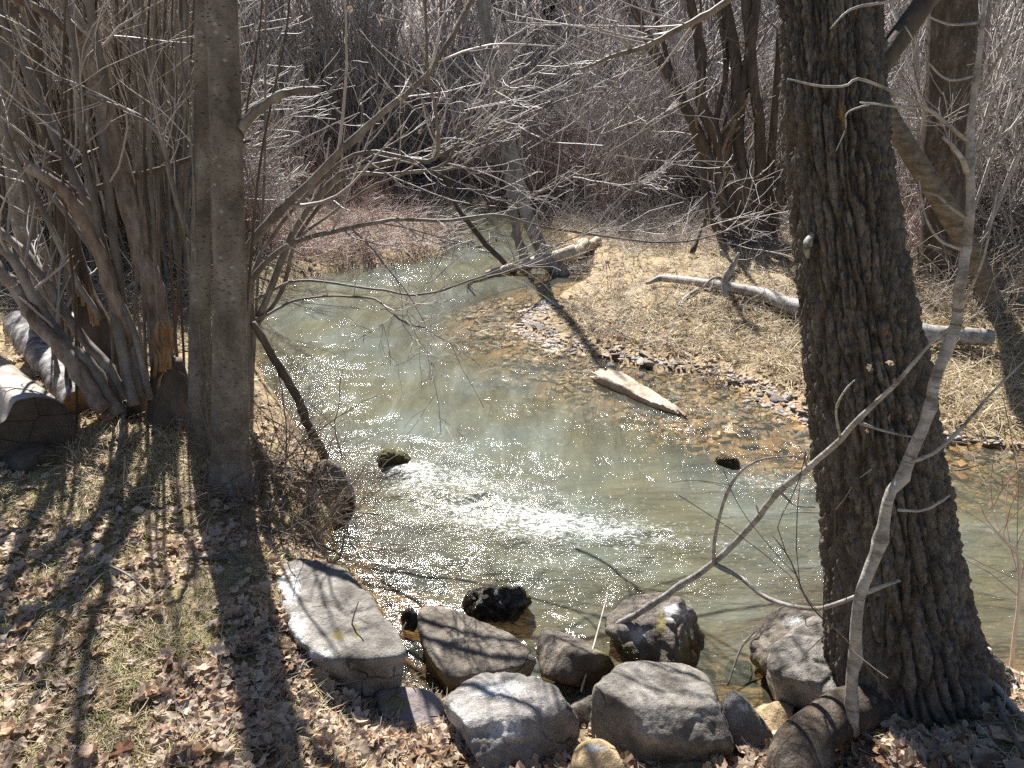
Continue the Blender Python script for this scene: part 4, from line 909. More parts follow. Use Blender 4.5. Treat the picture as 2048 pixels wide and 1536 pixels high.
smooth_tree([(1895, 560, 120, 8.2), (1893, 500, 104, 8.2), (1892, 300, 98, 8.25), (1900, 150, 96, 8.3), (1905, 0, 94, 8.35), (1908, -60, 92, 8.4)], 'broad dark furrowed trunk farther back at the right', 'bark_big', 270, 5, 6, True, 40, wob=.10)
bb = g1(1985, 625)
smooth_tree([(1990, 630, 52, bb[1]), (1975, 590, 44, bb[1] + .02), (1945, 510, 42, bb[1] + .1), (1900, 430, 42, bb[1] + .15), (1850, 350, 40, bb[1] + .2), (1800, 270, 38, bb[1] + .3), (1760, 200, 36, bb[1] + .4), (1700, 90, 32, bb[1] + .5), (1650, -50, 30, bb[1] + .6)],
            'brown trunk leaning left behind the massive furrowed tree', 'bark_tan', 271, 2, 4, True, 22, wob=.08)

# ------------------------------------------------------------------ pale saplings in front of the big tree
bs_ = g1(1712, 1400)
TW = thing('sapling', bs_, 'pale sapling rising in front of the massive tree and bending right', 'sapling')
Ys = 1.78
w_specs = [
 [(1706, 1460, 34, Ys), (1704, 1385, 30, Ys), (1716, 1300, 31, Ys), (1724, 1200, 28, Ys), (1764, 1100, 32, Ys + .02), (1788, 1000, 27, Ys + .03), (1818, 955, 32, Ys + .04), (1838, 905, 30, Ys + .05), (1868, 830, 28, Ys + .06), (1890, 740, 28, Ys + .08), (1922, 650, 27, Ys + .1), (1930, 560, 26, Ys + .1), (1938, 500, 25, Ys + .12), (1944, 400, 22, Ys + .12), (1942, 300, 20, Ys + .14), (1950, 200, 17, Ys + .15), (1960, 100, 13, Ys + .15), (1968, 0, 10, Ys + .17), (1972, -50, 9, Ys + .17)],
]
w_specs = [[(a_, b_, c_ * .82, d_) for a_, b_, c_, d_ in q_] for q_ in w_specs]
stems(TW, w_specs, 'bark_pale', K=70, sides=16, ext=1.2, nm='trunk', wob=.07, seed=280)
for k, s in enumerate([
 [(1938, 285, 9, Ys + .14), (1900, 255, 9, Ys + .1), (1860, 222, 8, Ys + .1), (1790, 185, 7, Ys + .05), (1720, 158, 6, Ys), (1690, 172, 5, Ys), (1640, 172, 5, Ys), (1575, 158, 3, Ys)],
 [(1850, 215, 6, Ys + .1), (1800, 213, 5, Ys + .1), (1755, 208, 4, Ys + .1), (1720, 205, 3, Ys + .1)], [(1740, 208, 4, Ys + .1), (1695, 225, 3.5, Ys + .1), (1690, 260, 3, Ys + .1), (1672, 302, 2, Ys + .1)],
 [(1935, 345, 12, Ys + .12), (1925, 320, 11, Ys + .1), (1905, 290, 9, Ys + .1), (1885, 273, 7, Ys + .1)],
 [(1955, 305, 6, Ys + .14), (2000, 280, 6, Ys + .1), (2035, 240, 5, Ys + .1), (2060, 200, 4, Ys + .1)],
 [(1930, 435, 8, Ys + .12), (1900, 415, 6, Ys + .1), (1870, 390, 5, Ys + .1), (1810, 380, 3, Ys + .1)], [(1925, 500, 7, Ys + .12), (1880, 480, 6, Ys + .1), (1850, 430, 5, Ys + .1), (1838, 360, 4, Ys + .1)],
 [(1960, 180, 7, Ys + .15), (2000, 110, 6, Ys + .1), (2030, 40, 5, Ys + .1), (2045, -30, 4, Ys + .1)], [(1952, 150, 6, Ys + .15), (1900, 160, 5, Ys + .1), (1860, 130, 4, Ys + .1), (1810, 52, 3, Ys + .1)],
 [(1955, 45, 6, Ys + .16), (1900, 48, 5, Ys + .1), (1855, 33, 4, Ys + .1)], [(1940, 250, 6, Ys + .14), (1960, 210, 5, Ys + .1), (1970, 170, 4, Ys + .1)],
 [(1822, 925, 9, Ys + .04), (1870, 905, 8, Ys), (1930, 850, 7, Ys), (1990, 780, 5, Ys), (2050, 720, 4, Ys)],
 [(1795, 1020, 7, Ys + .03), (1850, 1020, 6, Ys), (1900, 990, 5, Ys)], [(1920, 610, 9, Ys + .1), (1935, 590, 7, Ys + .05), (1965, 520, 5, Ys), (1985, 430, 4, Ys), (2000, 350, 3, Ys)],
 [(1800, 0, 5, Ys + .1), (1745, 8, 6, Ys + .05), (1700, 20, 5, Ys), (1660, 58, 3, Ys)]]):
    P, R = hp(s, 20); V, F = tubes(P, R, 8, True, .08, k); ob('branch', V, F, M['bark_pale'], TW)
lf = []
r2 = np.random.default_rng(9)
TV = thing('fallen_sapling', at_z(1222, 1255, .02)[0], 'slim pale branch slanting from the creek rocks up across the massive trunk', 'branch')
v_specs = [[(1215, 1256, 9, 2.62), (1240, 1248, 15, 2.6), (1300, 1215, 17, 2.52), (1370, 1165, 17, 2.42), (1430, 1128, 17, 2.35), (1500, 1060, 17, 2.25), (1560, 985, 17, 2.15), (1620, 935, 16, 2.05), (1680, 880, 16, 1.98), (1740, 820, 14, 1.93), (1800, 760, 12, 1.88), (1850, 700, 9, 1.86), (1905, 650, 6, 1.84)]]
v_specs = [[(a_, b_, c_ * .8, d_) for a_, b_, c_, d_ in q_] for q_ in v_specs]
stems(TV, v_specs, 'bark_pale', K=70, sides=14, ext=0, nm='limb', wob=.07, seed=281)
for k, s in enumerate([
 [(1430, 1128, 10, 2.35), (1480, 1155, 10, 2.25), (1530, 1195, 10, 2.15), (1590, 1214, 10, 2.05), (1650, 1217, 10, 1.98), (1720, 1190, 9, 1.92), (1800, 1160, 7, 1.88)],
 [(1428, 1126, 9, 2.35), (1428, 1080, 8, 2.3), (1445, 1010, 7, 2.25), (1475, 950, 6, 2.2), (1520, 920, 5, 2.2), (1585, 912, 3, 2.2)],
 [(1715, 845, 7, 1.95), (1760, 860, 6, 1.93), (1800, 870, 5, 1.9), (1850, 878, 4, 1.9)], [(1560, 985, 6, 2.15), (1590, 1010, 4, 2.1), (1630, 1015, 3, 2.1)], [(1615, 938, 6, 2.05), (1610, 915, 4, 2.05), (1612, 900, 3, 2.05)],
 [(1680, 875, 6, 1.98), (1672, 820, 5, 1.95), (1690, 780, 4, 1.95), (1710, 760, 3, 1.95)], [(1520, 1035, 4, 2.2), (1512, 1010, 3, 2.2)]]):
    P, R = hp(s, 18); V, F = tubes(P, R, 8, True, .08, k); ob('side_branch', V, F, M['bark_pale'], TV)

# shared leaf shapes
def leafmesh(seed):
    r2 = np.random.default_rng(seed); n = 16; a = np.arange(n) * 2 * math.pi / n; lob = r2.choice([3, 5, 5])
    ro = (.62 + .38 * np.abs(np.cos(a * lob / 2 + .3)) ** .8) * r2.uniform(.85, 1.1, n); ro[n // 2] *= .8
    X_ = ro * np.cos(a); Y_ = ro * np.sin(a) * r2.uniform(.65, .95)
    ri = ro[::2] * .5; Xi = ri * np.cos(a[::2]); Yi = ri * np.sin(a[::2]) * .85
    V = np.vstack([[[0, 0, 0]], np.stack([Xi, Yi, 0 * Xi], -1), np.stack([X_, Y_, 0 * X_], -1)])
    V[:, 2] = .16 * r2.normal(0, 1, len(V)) * np.concatenate([[.3], np.full(8, .55), np.full(16, 1.)])
    cur = r2.uniform(-.7, .9); V[:, 2] += cur * V[:, 1] ** 2 + r2.uniform(-.5, .5) * V[:, 0] ** 2
    F = []
    for k in range(8):
        F.append([0, 1 + k, 1 + (k + 1) % 8])
        o0, o1, o2 = 9 + 2 * k, 9 + (2 * k + 1) % 16, 9 + (2 * k + 2) % 16
        F += [[1 + k, o0, o1], [1 + k, o1, 1 + (k + 1) % 8], [1 + (k + 1) % 8, o1, o2]]
    return V, np.array(F)
LEAF = [leafmesh(i) for i in range(14)]
dmesh = [mesh_data('leaf', V, F, M['leaf_dark'], smooth=False) for V, F in LEAF[:5]]
lmesh = [mesh_data('leaf', V, F, M['leaf'], smooth=False) for V, F in LEAF]
def put_leaf(p, s, parent=None, name='leaf', rot=None):
    o = bpy.data.objects.new(name, random.choice(lmesh)); C.objects.link(o); o.scale = (s, s, s)
    o.rotation_euler = rot or (random.uniform(-.6, .6), random.uniform(-.6, .6), random.uniform(0, 6.3))
    if parent is not None:
        o.parent = parent; o.location = Vector(p) - Vector(parent.location)
    else: o.location = p
    return o
for T, Yk, pts in ((TW, Ys + .08, [(1945, 625), (2030, 595), (2015, 620), (1950, 640), (1925, 655), (2040, 630), (1780, 725)]), (TV, 1.95, [(1740, 735), (1790, 762), (1530, 935), (1780, 835), (1735, 862), (1820, 835)]),
                    (TU, 3.5, [(1160, 20), (1195, 95)]), (TA, 3.9, [(1080, 70), (760, 35), (700, 18), (540, 250), (842, 262)])):
    for (x, y) in pts: put_leaf(at_y(x, y, Yk)[0], random.uniform(.009, .015) * (Yk / 1.9) ** .6, T, rot=(random.uniform(0, 3), random.uniform(0, 3), random.uniform(0, 6)))
# reddish shoot at the right edge
p = g1(2022, 1358); T = thing('red_shoot', p, 'thin reddish shoot with side twigs at the right edge of the bank', 'sapling')
stems(T, [[(2018, 1362, 8, 2.3), (2028, 1280, 8, 2.3), (2038, 1200, 7, 2.3), (2036, 1110, 6, 2.3), (2010, 1080, 4, 2.3), (1975, 1040, 3, 2.3), (1960, 1005, 2, 2.3)]], 'twig_red', ext=0, seed=290, K=24, sides=7, twig='twig_red', n1=10, n2=10)
p = g1(1745, 1400); T = thing('red_shoot', p, 'very thin twig arching left in front of the round boulder', 'sapling')
stems(T, [[(1790, 1410, 4, 1.8), (1700, 1290, 4, 1.85), (1620, 1210, 4, 1.9), (1580, 1120, 3, 1.95), (1545, 1070, 2, 2.0)]], 'twig_dark', ext=0, seed=291, K=20, sides=5, twig='twig_dark', n1=8, n2=6)
# young twigs in front of the flat boulder
p = g1(725, 1345); T = thing('young_shoots', p, 'tuft of short brown shoots in front of the long flat boulder', 'sapling')
yk = p[1]
stems(T, [[(702, 1335, 6, yk), (700, 1300, 5, yk), (703, 1250, 4, yk), (717, 1202, 3, yk)], [(738, 1345, 6, yk), (730, 1300, 5, yk), (728, 1255, 3, yk), (726, 1250, 3, yk)], [(730, 1345, 5, yk), (750, 1310, 4, yk), (757, 1285, 3, yk), (760, 1272, 3, yk)],
          [(752, 1365, 5, yk), (785, 1320, 5, yk), (800, 1270, 4, yk), (812, 1245, 2, yk)], [(808, 1362, 4, yk), (810, 1320, 4, yk), (790, 1290, 4, yk), (757, 1272, 4, yk)], [(735, 1350, 4, yk), (760, 1300, 3, yk), (780, 1260, 2, yk), (786, 1246, 2, yk)]], 'twig_tan', ext=0, seed=292, K=12, sides=6)

# ------------------------------------------------------------------ tangled brush by the bank rock
r2 = np.random.default_rng(500)
for (bx, by, n, lab) in [(560, 1085, 34, 'tangled brown brush between the smooth trunks and the long flat boulder'), (612, 1050, 26, 'wiry brush hanging over the water beside the brown bank rock'), (500, 960, 34, 'thin twiggy brush at the foot of the thicker smooth trunk'), (560, 920, 24, 'grey twigs spreading behind the brown bank rock')]:
    p = g1(bx, by); T = thing('brush', p, lab, 'brush')
    D = norm(np.stack([r2.normal(0.05, .6, n), r2.normal(0, .5, n), r2.uniform(.2, 1.2, n)], -1)); pts = [np.column_stack([p[0] + r2.normal(0, .15, n), p[1] + r2.normal(0, .13, n), np.full(n, p[2] - .03)])]
    L = r2.uniform(.25, .85, n)
    for k in range(8): D = norm(D + r2.normal(0, .16, (n, 3)) + np.array([.02, 0, -.03])); pts.append(pts[-1] + D * (L / 8)[:, None])
    P = np.stack(pts, 1); R = r2.uniform(.0022, .005, n)[:, None] * np.linspace(1, .4, 9)[None]
    for k in range(n):
        V, F = tubes(P[k:k + 1], R[k:k + 1], 5); ob('stem', V, F, M['twig_dark' if k % 3 else 'bark_tan'], T, tint=np.full(len(V), r2.uniform()))
    Q, r_ = grow(P, R, n * 6, (.1, .4), (20, 70), 0, .6, 6, .2, .1, 1, .4, .0009, r2=r2); Q2, r2_ = grow(Q, r_, n * 8, (.05, .2), (20, 70), 0, .7, 4, .2, .1, 1, .5, .0008, r2=r2)
    V, F = merge([tubes(Q, r_, 3), tubes(Q2, r2_, 3)]); meta(ob('twigs', V, F, M['twig_brown'], T, tint=np.repeat(r2.uniform(0, 1, len(V) // 3 + 1), 3)[:len(V)]), kind='stuff')
# loose sticks
def stick(spec, label, mat='bark_alder', ns=2, K=14):
    P = []
    for (x, y, w, up) in spec:
        p = g1(x, y); r = w / 2 * (p[1] * cp - (p[2] - CH) * sp) / FPX; P.append([p[0], p[1], p[2] + r + up, r])
    B = resample(np.array(P), K); T = thing('stick', B[0, :3], label, 'stick'); V, F = tubes(B[:, :3], B[:, 3], 7, True, .12); ob('shaft', V, F, M[mat], T)
    if ns:
        Q, r_ = grow(B[None, :, :3], B[None, :, 3], ns, (.05, .25), (30, 60), .1, .6, 5, .15, .2, .9, .4, .001, r2=r2); 
        for k in range(ns): V, F = tubes(Q[k:k + 1], r_[k:k + 1], 5); ob('side_twig', V, F, M[mat], T)
stick([(280, 850, 6, .06), (380, 830, 8, .10), (470, 860, 8, .1), (560, 960, 5, .02)], 'long crooked grey stick lying across the foot of the left clump')
stick([(330, 860, 8, .08), (430, 900, 8, .12), (480, 990, 7, .02)], 'thick grey stick arching down in front of the smooth trunks')
stick([(235, 960, 8, .02), (265, 850, 8, .2), (272, 790, 5, .3)], 'upright dead stick beside the big pale log')
stick([(200, 1130, 5, .01), (260, 1160, 5, .02), (300, 1195, 4, .01)], 'slender grey twig lying on the matted grass')
stick([(30, 1025, 7, .01), (110, 1060, 6, .01)], 'pale twig lying near the left edge below the logs')
stick([(380, 1128, 8, .02), (440, 1122, 8, .02), (475, 1115, 6, .02)], 'short pale stick beside the shadow of the trunk')
stick([(0, 1400, 12, .01), (45, 1372, 10, .01)], 'thick pale stick at the left edge among leaves')
stick([(1985, 1420, 10, .05), (2010, 1470, 10, .03), (2050, 1540, 9, .02)], 'long bleached stick running off the bottom right corner')
stick([(1965, 1385, 13, .06), (2000, 1420, 14, .04), (2060, 1470, 13, .02)], 'bleached flat stick at the right end of the bank', 'bark_pale', 0)
stick([(1915, 1430, 13, .01), (1960, 1355, 11, .12)], 'short brown stub propped up behind the leaves at the right', 'twig_tan', 1)
stick([(1900, 1460, 8, .01), (1980, 1455, 7, .02), (2040, 1440, 6, .01)], 'thin dark stick crossing the leaves at the right')
stick([(1450, 1405, 4, .1), (1470, 1370, 4, .2), (1500, 1345, 3, .25)], 'small forked twig standing by the ochre stone', 'twig_dark')
stick([(1160, 1420, 4, .1), (1185, 1360, 4, .22), (1207, 1300, 3, .32)], 'single slanting twig between the two large boulders', 'twig_tan', 1)

# ------------------------------------------------------------------ background shrubs
def shrub(kind, seed):
    r2 = np.random.default_rng(seed)
    if kind == 'cane':
        n = 26; D = norm(np.stack([r2.normal(0, .13, n), r2.normal(0, .13, n), np.ones(n)], -1)); p = np.column_stack([r2.normal(0, .35, n), r2.normal(0, .35, n), np.full(n, -.05)]); L = r2.uniform(2.5, 5.0, n); rr = r2.uniform(.007, .02, n); wg = .04
    elif kind == 'twiggy':
        n = 16; D = norm(np.stack([r2.normal(0, .45, n), r2.normal(0, .45, n), np.ones(n)], -1)); p = np.column_stack([r2.normal(0, .22, n), r2.normal(0, .22, n), np.full(n, -.05)]); L = r2.uniform(1.5, 3.6, n); rr = r2.uniform(.008, .02, n); wg = .09
    elif kind == 'tall':
        n = 5; D = norm(np.stack([r2.normal(0, .2, n), r2.normal(0, .2, n), np.ones(n)], -1)); p = np.column_stack([r2.normal(0, .12, n), r2.normal(0, .12, n), np.full(n, -.05)]); L = r2.uniform(5, 8.5, n); rr = r2.uniform(.025, .055, n); wg = .04
    else:
        n = 30; D = norm(np.stack([r2.normal(0, .6, n), r2.normal(0, .6, n), np.ones(n)], -1)); p = np.column_stack([r2.normal(0, .3, n), r2.normal(0, .3, n), np.full(n, -.05)]); L = r2.uniform(.9, 2.2, n); rr = r2.uniform(.005, .011, n); wg = .12
    pts = [p]
    for k in range(9): D = norm(D + r2.normal(0, wg, (n, 3)) + (np.array([0, 0, -.05]) if kind == 'red' else 0)); pts.append(pts[-1] + D * (L / 9)[:, None])
    P = np.stack(pts, 1); R = rr[:, None] * np.linspace(1, .35, 10)[None]
    n1, n2 = {'cane': (90, 160), 'twiggy': (170, 400), 'tall': (90, 420), 'red': (180, 360)}[kind]
    l1 = {'cane': (.3, 1.0), 'twiggy': (.4, 1.1), 'tall': (.8, 2.2), 'red': (.2, .7)}[kind]
    Q, r_ = grow(P, R, n1, l1, (15, 50) if kind == 'cane' else (25, 60), .15, .55, 6, .1, .15, 1, .4, .0042, r2=r2)
    Q2, r2_ = grow(Q, r_, n2, (.15, .6), (20, 60), .08, .6, 4, .12, .1, 1, .5, .0032, r2=r2)
    V, F = merge([tubes(P, R, 5), tubes(Q, r_, 3), tubes(Q2, r2_, 3)])
    t = np.concatenate([np.repeat(r2.uniform(0, 1, n), 50), np.repeat(r2.uniform(0, 1, n1), 18), np.repeat(r2.uniform(0, 1, n2), 12)]) * .45
    mat = {'cane': 'twig_tan', 'twiggy': 'twig_grey', 'tall': 'twig_grey', 'red': 'twig_red'}[kind]
    nm = {'cane': 'cane_shrub', 'twiggy': 'twiggy_shrub', 'tall': 'bare_tree', 'red': 'red_twig_shrub'}[kind]
    return mesh_data(nm, V, F, M[mat], tint=t), nm
VAR = {k: [shrub(k, 900 + 31 * i + j) for j in range(4)] for i, k in enumerate(('cane', 'twiggy', 'tall', 'red'))}
META = {'cane': ('upright clump of tan canes', 'shrub', 'tan cane shrubs'),
        'twiggy': ('bare grey twiggy shrub', 'shrub', 'grey twiggy shrubs'),
        'tall': ('bare slender many stemmed tree', 'tree', 'bare many stemmed trees'),
        'red': ('low arching reddish twig bush', 'bush', 'reddish twig bushes')}
cnt = {k: 0 for k in META}
def plant(px0, px1, py0, py1, n, kinds, sc=(.8, 1.2), clear=.25, where='beyond the creek'):
    x = rg.uniform(px0, px1, n); y = rg.uniform(py0, py1, n); G_ = gh(x, y)
    ok = ~inside(G_[:, 0], G_[:, 1]) & (np.minimum(pdist(G_[:, 0], G_[:, 1], NL), pdist(G_[:, 0], G_[:, 1], RR)) > clear)
    for p in G_[ok]:
        k = random.choice(kinds)
        if cnt[k] >= 300: continue
        me, nm = random.choice(VAR[k]); o = bpy.data.objects.new(nm, me); C.objects.link(o); o.location = p
        s = random.uniform(*sc); o.scale = (s, s, s * random.uniform(.85, 1.15)); o.rotation_euler = (random.uniform(-.12, .12), random.uniform(-.12, .12), random.uniform(0, 6.3))
        meta(o, META[k][0] + ' ' + where, META[k][1], META[k][2] + ' ' + where); cnt[k] += 1
plant(-250, 440, 405, 560, 46, ['cane', 'cane', 'twiggy'], where='behind the left stem clump')
plant(440, 860, 335, 420, 70, ['red', 'twiggy', 'red', 'cane'], (.7, 1.1), where='on the bank upstream left of the creek')
plant(430, 560, 440, 500, 8, ['red', 'twiggy'], (.5, .7), .15, where='overhanging the upstream left water edge')
plant(820, 1250, 290, 425, 80, ['red', 'twiggy', 'twiggy', 'red'], where='where the creek disappears')
plant(1220, 1600, 370, 440, 34, ['red', 'twiggy', 'twiggy'], where='behind the straw bank left of the willow clump')
plant(1250, 1650, 300, 380, 40, ['tall', 'twiggy', 'red', 'twiggy'], where='deeper behind the willow clump')
plant(1760, 2350, 380, 540, 44, ['twiggy', 'red', 'twiggy', 'tall'], (.7, 1.1), where='behind the trunks at the right edge')
plant(1700, 2350, 300, 400, 34, ['tall', 'twiggy', 'cane'], where='in the wood beyond the right hand trunks')
plant(-350, 2400, 262, 345, 200, ['tall', 'twiggy', 'twiggy', 'red', 'red'], (.8, 1.3), where='at the foot of the hillside')
plant(-400, 2450, 205, 262, 130, ['tall', 'twiggy', 'twiggy'], (.8, 1.4), where='low on the hillside')
plant(-400, 2450, 60, 205, 110, ['tall', 'twiggy'], (1., 1.7), where='high on the hillside')
# low tangle on the far banks
def tangle(px0, px1, py0, py1, n, mat, lab, h0=(.1, .6), r0=(.002, .0045), clear=-.3, nm='undergrowth'):
    m = n // 6; G_ = gh(rg.uniform(px0, px1, m), rg.uniform(py0, py1, m)); dsh = np.minimum(pdist(G_[:, 0], G_[:, 1], NL), pdist(G_[:, 0], G_[:, 1], RR))
    G_ = G_[(~inside(G_[:, 0], G_[:, 1])) & (dsh > 0.02)]; G_ = np.repeat(G_, 6, 0); n = len(G_)
    p = G_ + rg.normal(0, .15, (n, 3)) * np.array([1, 1, 0]); L = rg.uniform(h0[0], h0[1], n) * 2.; D = norm(rg.normal(0, 1, (n, 3)) * np.array([1, 1, .3]) + np.array([0, 0, .8])); pts = [p]
    for k in range(5): D = norm(D + rg.normal(0, .25, (n, 3)) + np.array([0, 0, -.12])); pts.append(pts[-1] + D * (L / 5)[:, None])
    P = np.stack(pts, 1); R = rg.uniform(*r0, n)[:, None] * np.linspace(1, .5, 6)[None]; V, F = tubes(P, R, 3)
    meta(ob(nm, V, F, M[mat], tint=np.repeat(rg.uniform(0, 1, n), 18)), lab, None, None, 'stuff')
tangle(430, 900, 350, 520, 6000, 'twig_red', 'tangle of thin reddish twigs on the bank upstream left')
tangle(850, 1300, 330, 470, 4500, 'twig_grey', 'tangle of thin grey twigs where the creek disappears')
tangle(1180, 1620, 395, 500, 3000, 'twig_grey', 'tangle of thin grey twigs behind the straw bank')
tangle(1780, 2250, 430, 640, 3000, 'twig_tan', 'tangle of thin tan twigs at the right behind the trunks')
tangle(-150, 440, 470, 640, 3500, 'twig_tan', 'tangle of thin tan twigs behind the left stem clump')

tangle(1120, 1640, 470, 700, 700, 'twig_grey', 'fine dead twigs lying over the straw bank', (.08, .35), (.0018, .004), nm='twig_litter')
def debris(px, py, n, lab, mat='twig_dark', sp=.35, L_=(.15, .6), z=0.02):
    c = at_z(px, py, 0)[0]; p = c + rg.normal(0, 1, (n, 3)) * np.array([sp, sp * .6, .03]) + np.array([0, 0, z]); D = norm(rg.normal(0, 1, (n, 3)) * np.array([1, .8, .45])); pts = [p]; L = rg.uniform(*L_, n)
    for k in range(5): D = norm(D + rg.normal(0, .2, (n, 3))); pts.append(pts[-1] + D * (L / 5)[:, None])
    P = np.stack(pts, 1); R_ = rg.uniform(.003, .012, n)[:, None] * np.linspace(1, .4, 6)[None] * (sp / .35) ** .5; V, F = tubes(P, R_, 4)
    T = thing('debris_tangle', c, lab, 'debris'); meta(ob('twigs', V, F, M[mat], T, tint=np.repeat(rg.uniform(0, 1, n), 24)), kind='stuff')
debris(1120, 530, 160, 'dark tangle of flood debris caught under the leaning trunks')
debris(1170, 540, 90, 'small wet twig jam at the shore right of the leaning trunks')
debris(860, 490, 160, 'dark drift twigs snagged at the upstream left water edge', sp=.6)
debris(1440, 765, 70, 'black wet root clump standing in the shallows right of the driftwood', sp=.09, L_=(.05, .2), z=.04)
debris(1900, 880, 60, 'wet sticks and stones at the water edge behind the massive trunk', sp=.2, L_=(.05, .3))
# evergreens on the hillside
def ever(px, py, h, lab):
    p = g1(px, py); T = thing('evergreen_tree', p, lab, 'tree'); n = 900; u = rg.uniform(.08, 1, n); a = rg.uniform(0, 6.28, n); r = (1 - u) * h * .24 * rg.uniform(.3, 1, n)
    V, F = tubes(np.array([p, p + [0, 0, h]]), np.array([.12, .02]), 8); ob('trunk', V, F, M['bark_dark'], T)
    c = p + np.stack([r * np.cos(a), r * np.sin(a), u * h - r * .25], -1); d = norm(np.stack([np.cos(a), np.sin(a), -.3 + 0 * a], -1)) * .28; q_ = norm(np.cross(d, [0, 0, 1.])) * .10
    V = np.stack([c - d * .5, c + q_, c + d, c - q_ * 1.], 1).reshape(-1, 3); F = np.arange(n * 4).reshape(-1, 4); meta(ob('crown', V, F, M['needle'], T, smooth=False, tint=np.repeat(rg.uniform(0, 1, n), 4)), kind='stuff')
ever(2010, 235, 6., 'dark green conifer on the hillside at the upper right corner')
ever(1100, 215, 5., 'dark green conifer on the hillside above the middle of the creek')
ever(2080, 215, 7., 'tall green conifer beyond the right edge of the hillside')

# ------------------------------------------------------------------ grass, litter
def blades(P, L, w, lean, mat, name, lab, green=0., tint=None, K=4, clump=None):
    n = len(P); a = rg.uniform(0, 6.28, n) if clump is None else clump; el = rg.uniform(lean[0], lean[1], n)
    D = np.stack([np.cos(a) * np.cos(el), np.sin(a) * np.cos(el), np.sin(el)], -1); pts = [P - np.array([0, 0, .005])]
    for k in range(K - 1):
        D = norm(D + rg.normal(0, .18, (n, 3)) + np.array([0, 0, -.28])); nx = pts[-1] + D * (L / (K - 1))[:, None]
        pts.append(nx)
    C_ = np.stack(pts, 1); z0 = P[:, 2:3] + .003 + rg.uniform(0, .02, (n, 1)); C_[:, 1:, 2] = np.maximum(C_[:, 1:, 2], z0 - .0)
    side = norm(np.cross(C_[:, 1] - C_[:, 0], norm(rg.normal(0, .3, (n, 3)) + np.array([0, 0, 1.])))); ww = w[:, None] * np.array([1, .9, .7, .15])[None, :K]
    Lf = C_ - side[:, None] * ww[..., None]; Rt = C_ + side[:, None] * ww[..., None]; V = np.stack([Lf, Rt], 2).reshape(-1, 3)
    b = np.arange(n)[:, None] * K * 2 + np.arange(K - 1)[None] * 2; F = np.stack([b, b + 1, b + 3, b + 2], -1).reshape(-1, 4)
    t = rg.uniform(0, 1, n) * .84 if tint is None else tint
    if green: t = np.where(rg.uniform(0, 1, n) < green, rg.uniform(.89, 1, n), t)
    meta(ob(name, V, F, M[mat], tint=np.repeat(t, K * 2), smooth=False), lab, None, None, 'stuff')
def land_pts(px0, px1, py0, py1, n, mind=.03, clump=0, tuft=0):
    if tuft: m = n // tuft; x = np.repeat(rg.uniform(px0, px1, m), tuft); y = np.repeat(rg.uniform(py0, py1, m), tuft)
    else: x = rg.uniform(px0, px1, n); y = rg.uniform(py0, py1, n)
    if tuft:
        G0 = np.repeat(gh(x[::tuft], y[::tuft]), tuft, 0); G_ = G0 + rg.normal(0, .02, G0.shape)
    else: G_ = gh(x, y)
    dd = np.minimum(pdist(G_[:, 0], G_[:, 1], NL), pdist(G_[:, 0], G_[:, 1], RR))
    G_ = G_[(~inside(G_[:, 0], G_[:, 1])) & (dd > mind)]; G_[:, 2] = hgt(G_[:, 0], G_[:, 1]); return G_
# near bank
G_ = land_pts(-80, 900, 900, 1620, 36000, .02, tuft=14); G_ = G_[fbm(G_ * np.array([2.6, 2.6, 0.]), 3, 188) + rg.uniform(-.25, .25, len(G_)) > -.05]; n = len(G_); ca = np.repeat(rg.uniform(0, 6.28, n // 14 + 1), 14)[:n] + rg.normal(0, .6, n)
blades(G_, rg.uniform(.04, .12, n), rg.uniform(.0008, .0019, n), (0, .9), 'grassmix', 'matted_grass', 'matted straw coloured grass on the near bank', .07, clump=ca)
G_ = land_pts(-80, 760, 960, 1600, 9000, .05); n = len(G_)
blades(G_, rg.uniform(.008, .02, n), rg.uniform(.0012, .0024, n), (.5, 1.3), 'moss', 'moss_patches', 'yellow green moss showing between the leaves', 0)
G_ = land_pts(1600, 2120, 1380, 1600, 3500, .02, tuft=10); n = len(G_)
blades(G_, rg.uniform(.03, .10, n), rg.uniform(.0007, .0015, n), (0, .8), 'grassmix', 'bank_grass', 'thin dry grass with green blades at the bottom right', .12)
# grass tussock near the logs
G_ = land_pts(150, 420, 880, 1000, 5000, .02, tuft=40); n = len(G_)
blades(G_, rg.uniform(.10, .24, n), rg.uniform(.001, .0022, n), (.1, 1.0), 'straw', 'tussock_grass', 'long bleached grass tussocks in front of the big pale log')
G_ = land_pts(-60, 480, 560, 900, 7000, .02, tuft=14); n = len(G_)
blades(G_, rg.uniform(.06, .16, n), rg.uniform(.001, .002, n), (0, .9), 'grassmix', 'bank_grass', 'dry grass around the logs and stem clump', .10)
G_ = land_pts(-80, 330, 850, 1060, 5000, .02, tuft=10); n = len(G_)
blades(G_, rg.uniform(.04, .13, n), rg.uniform(.0009, .002, n), (0, .9), 'grassmix', 'bank_grass', 'thin dry grass in front of the logs at the left edge', .08)
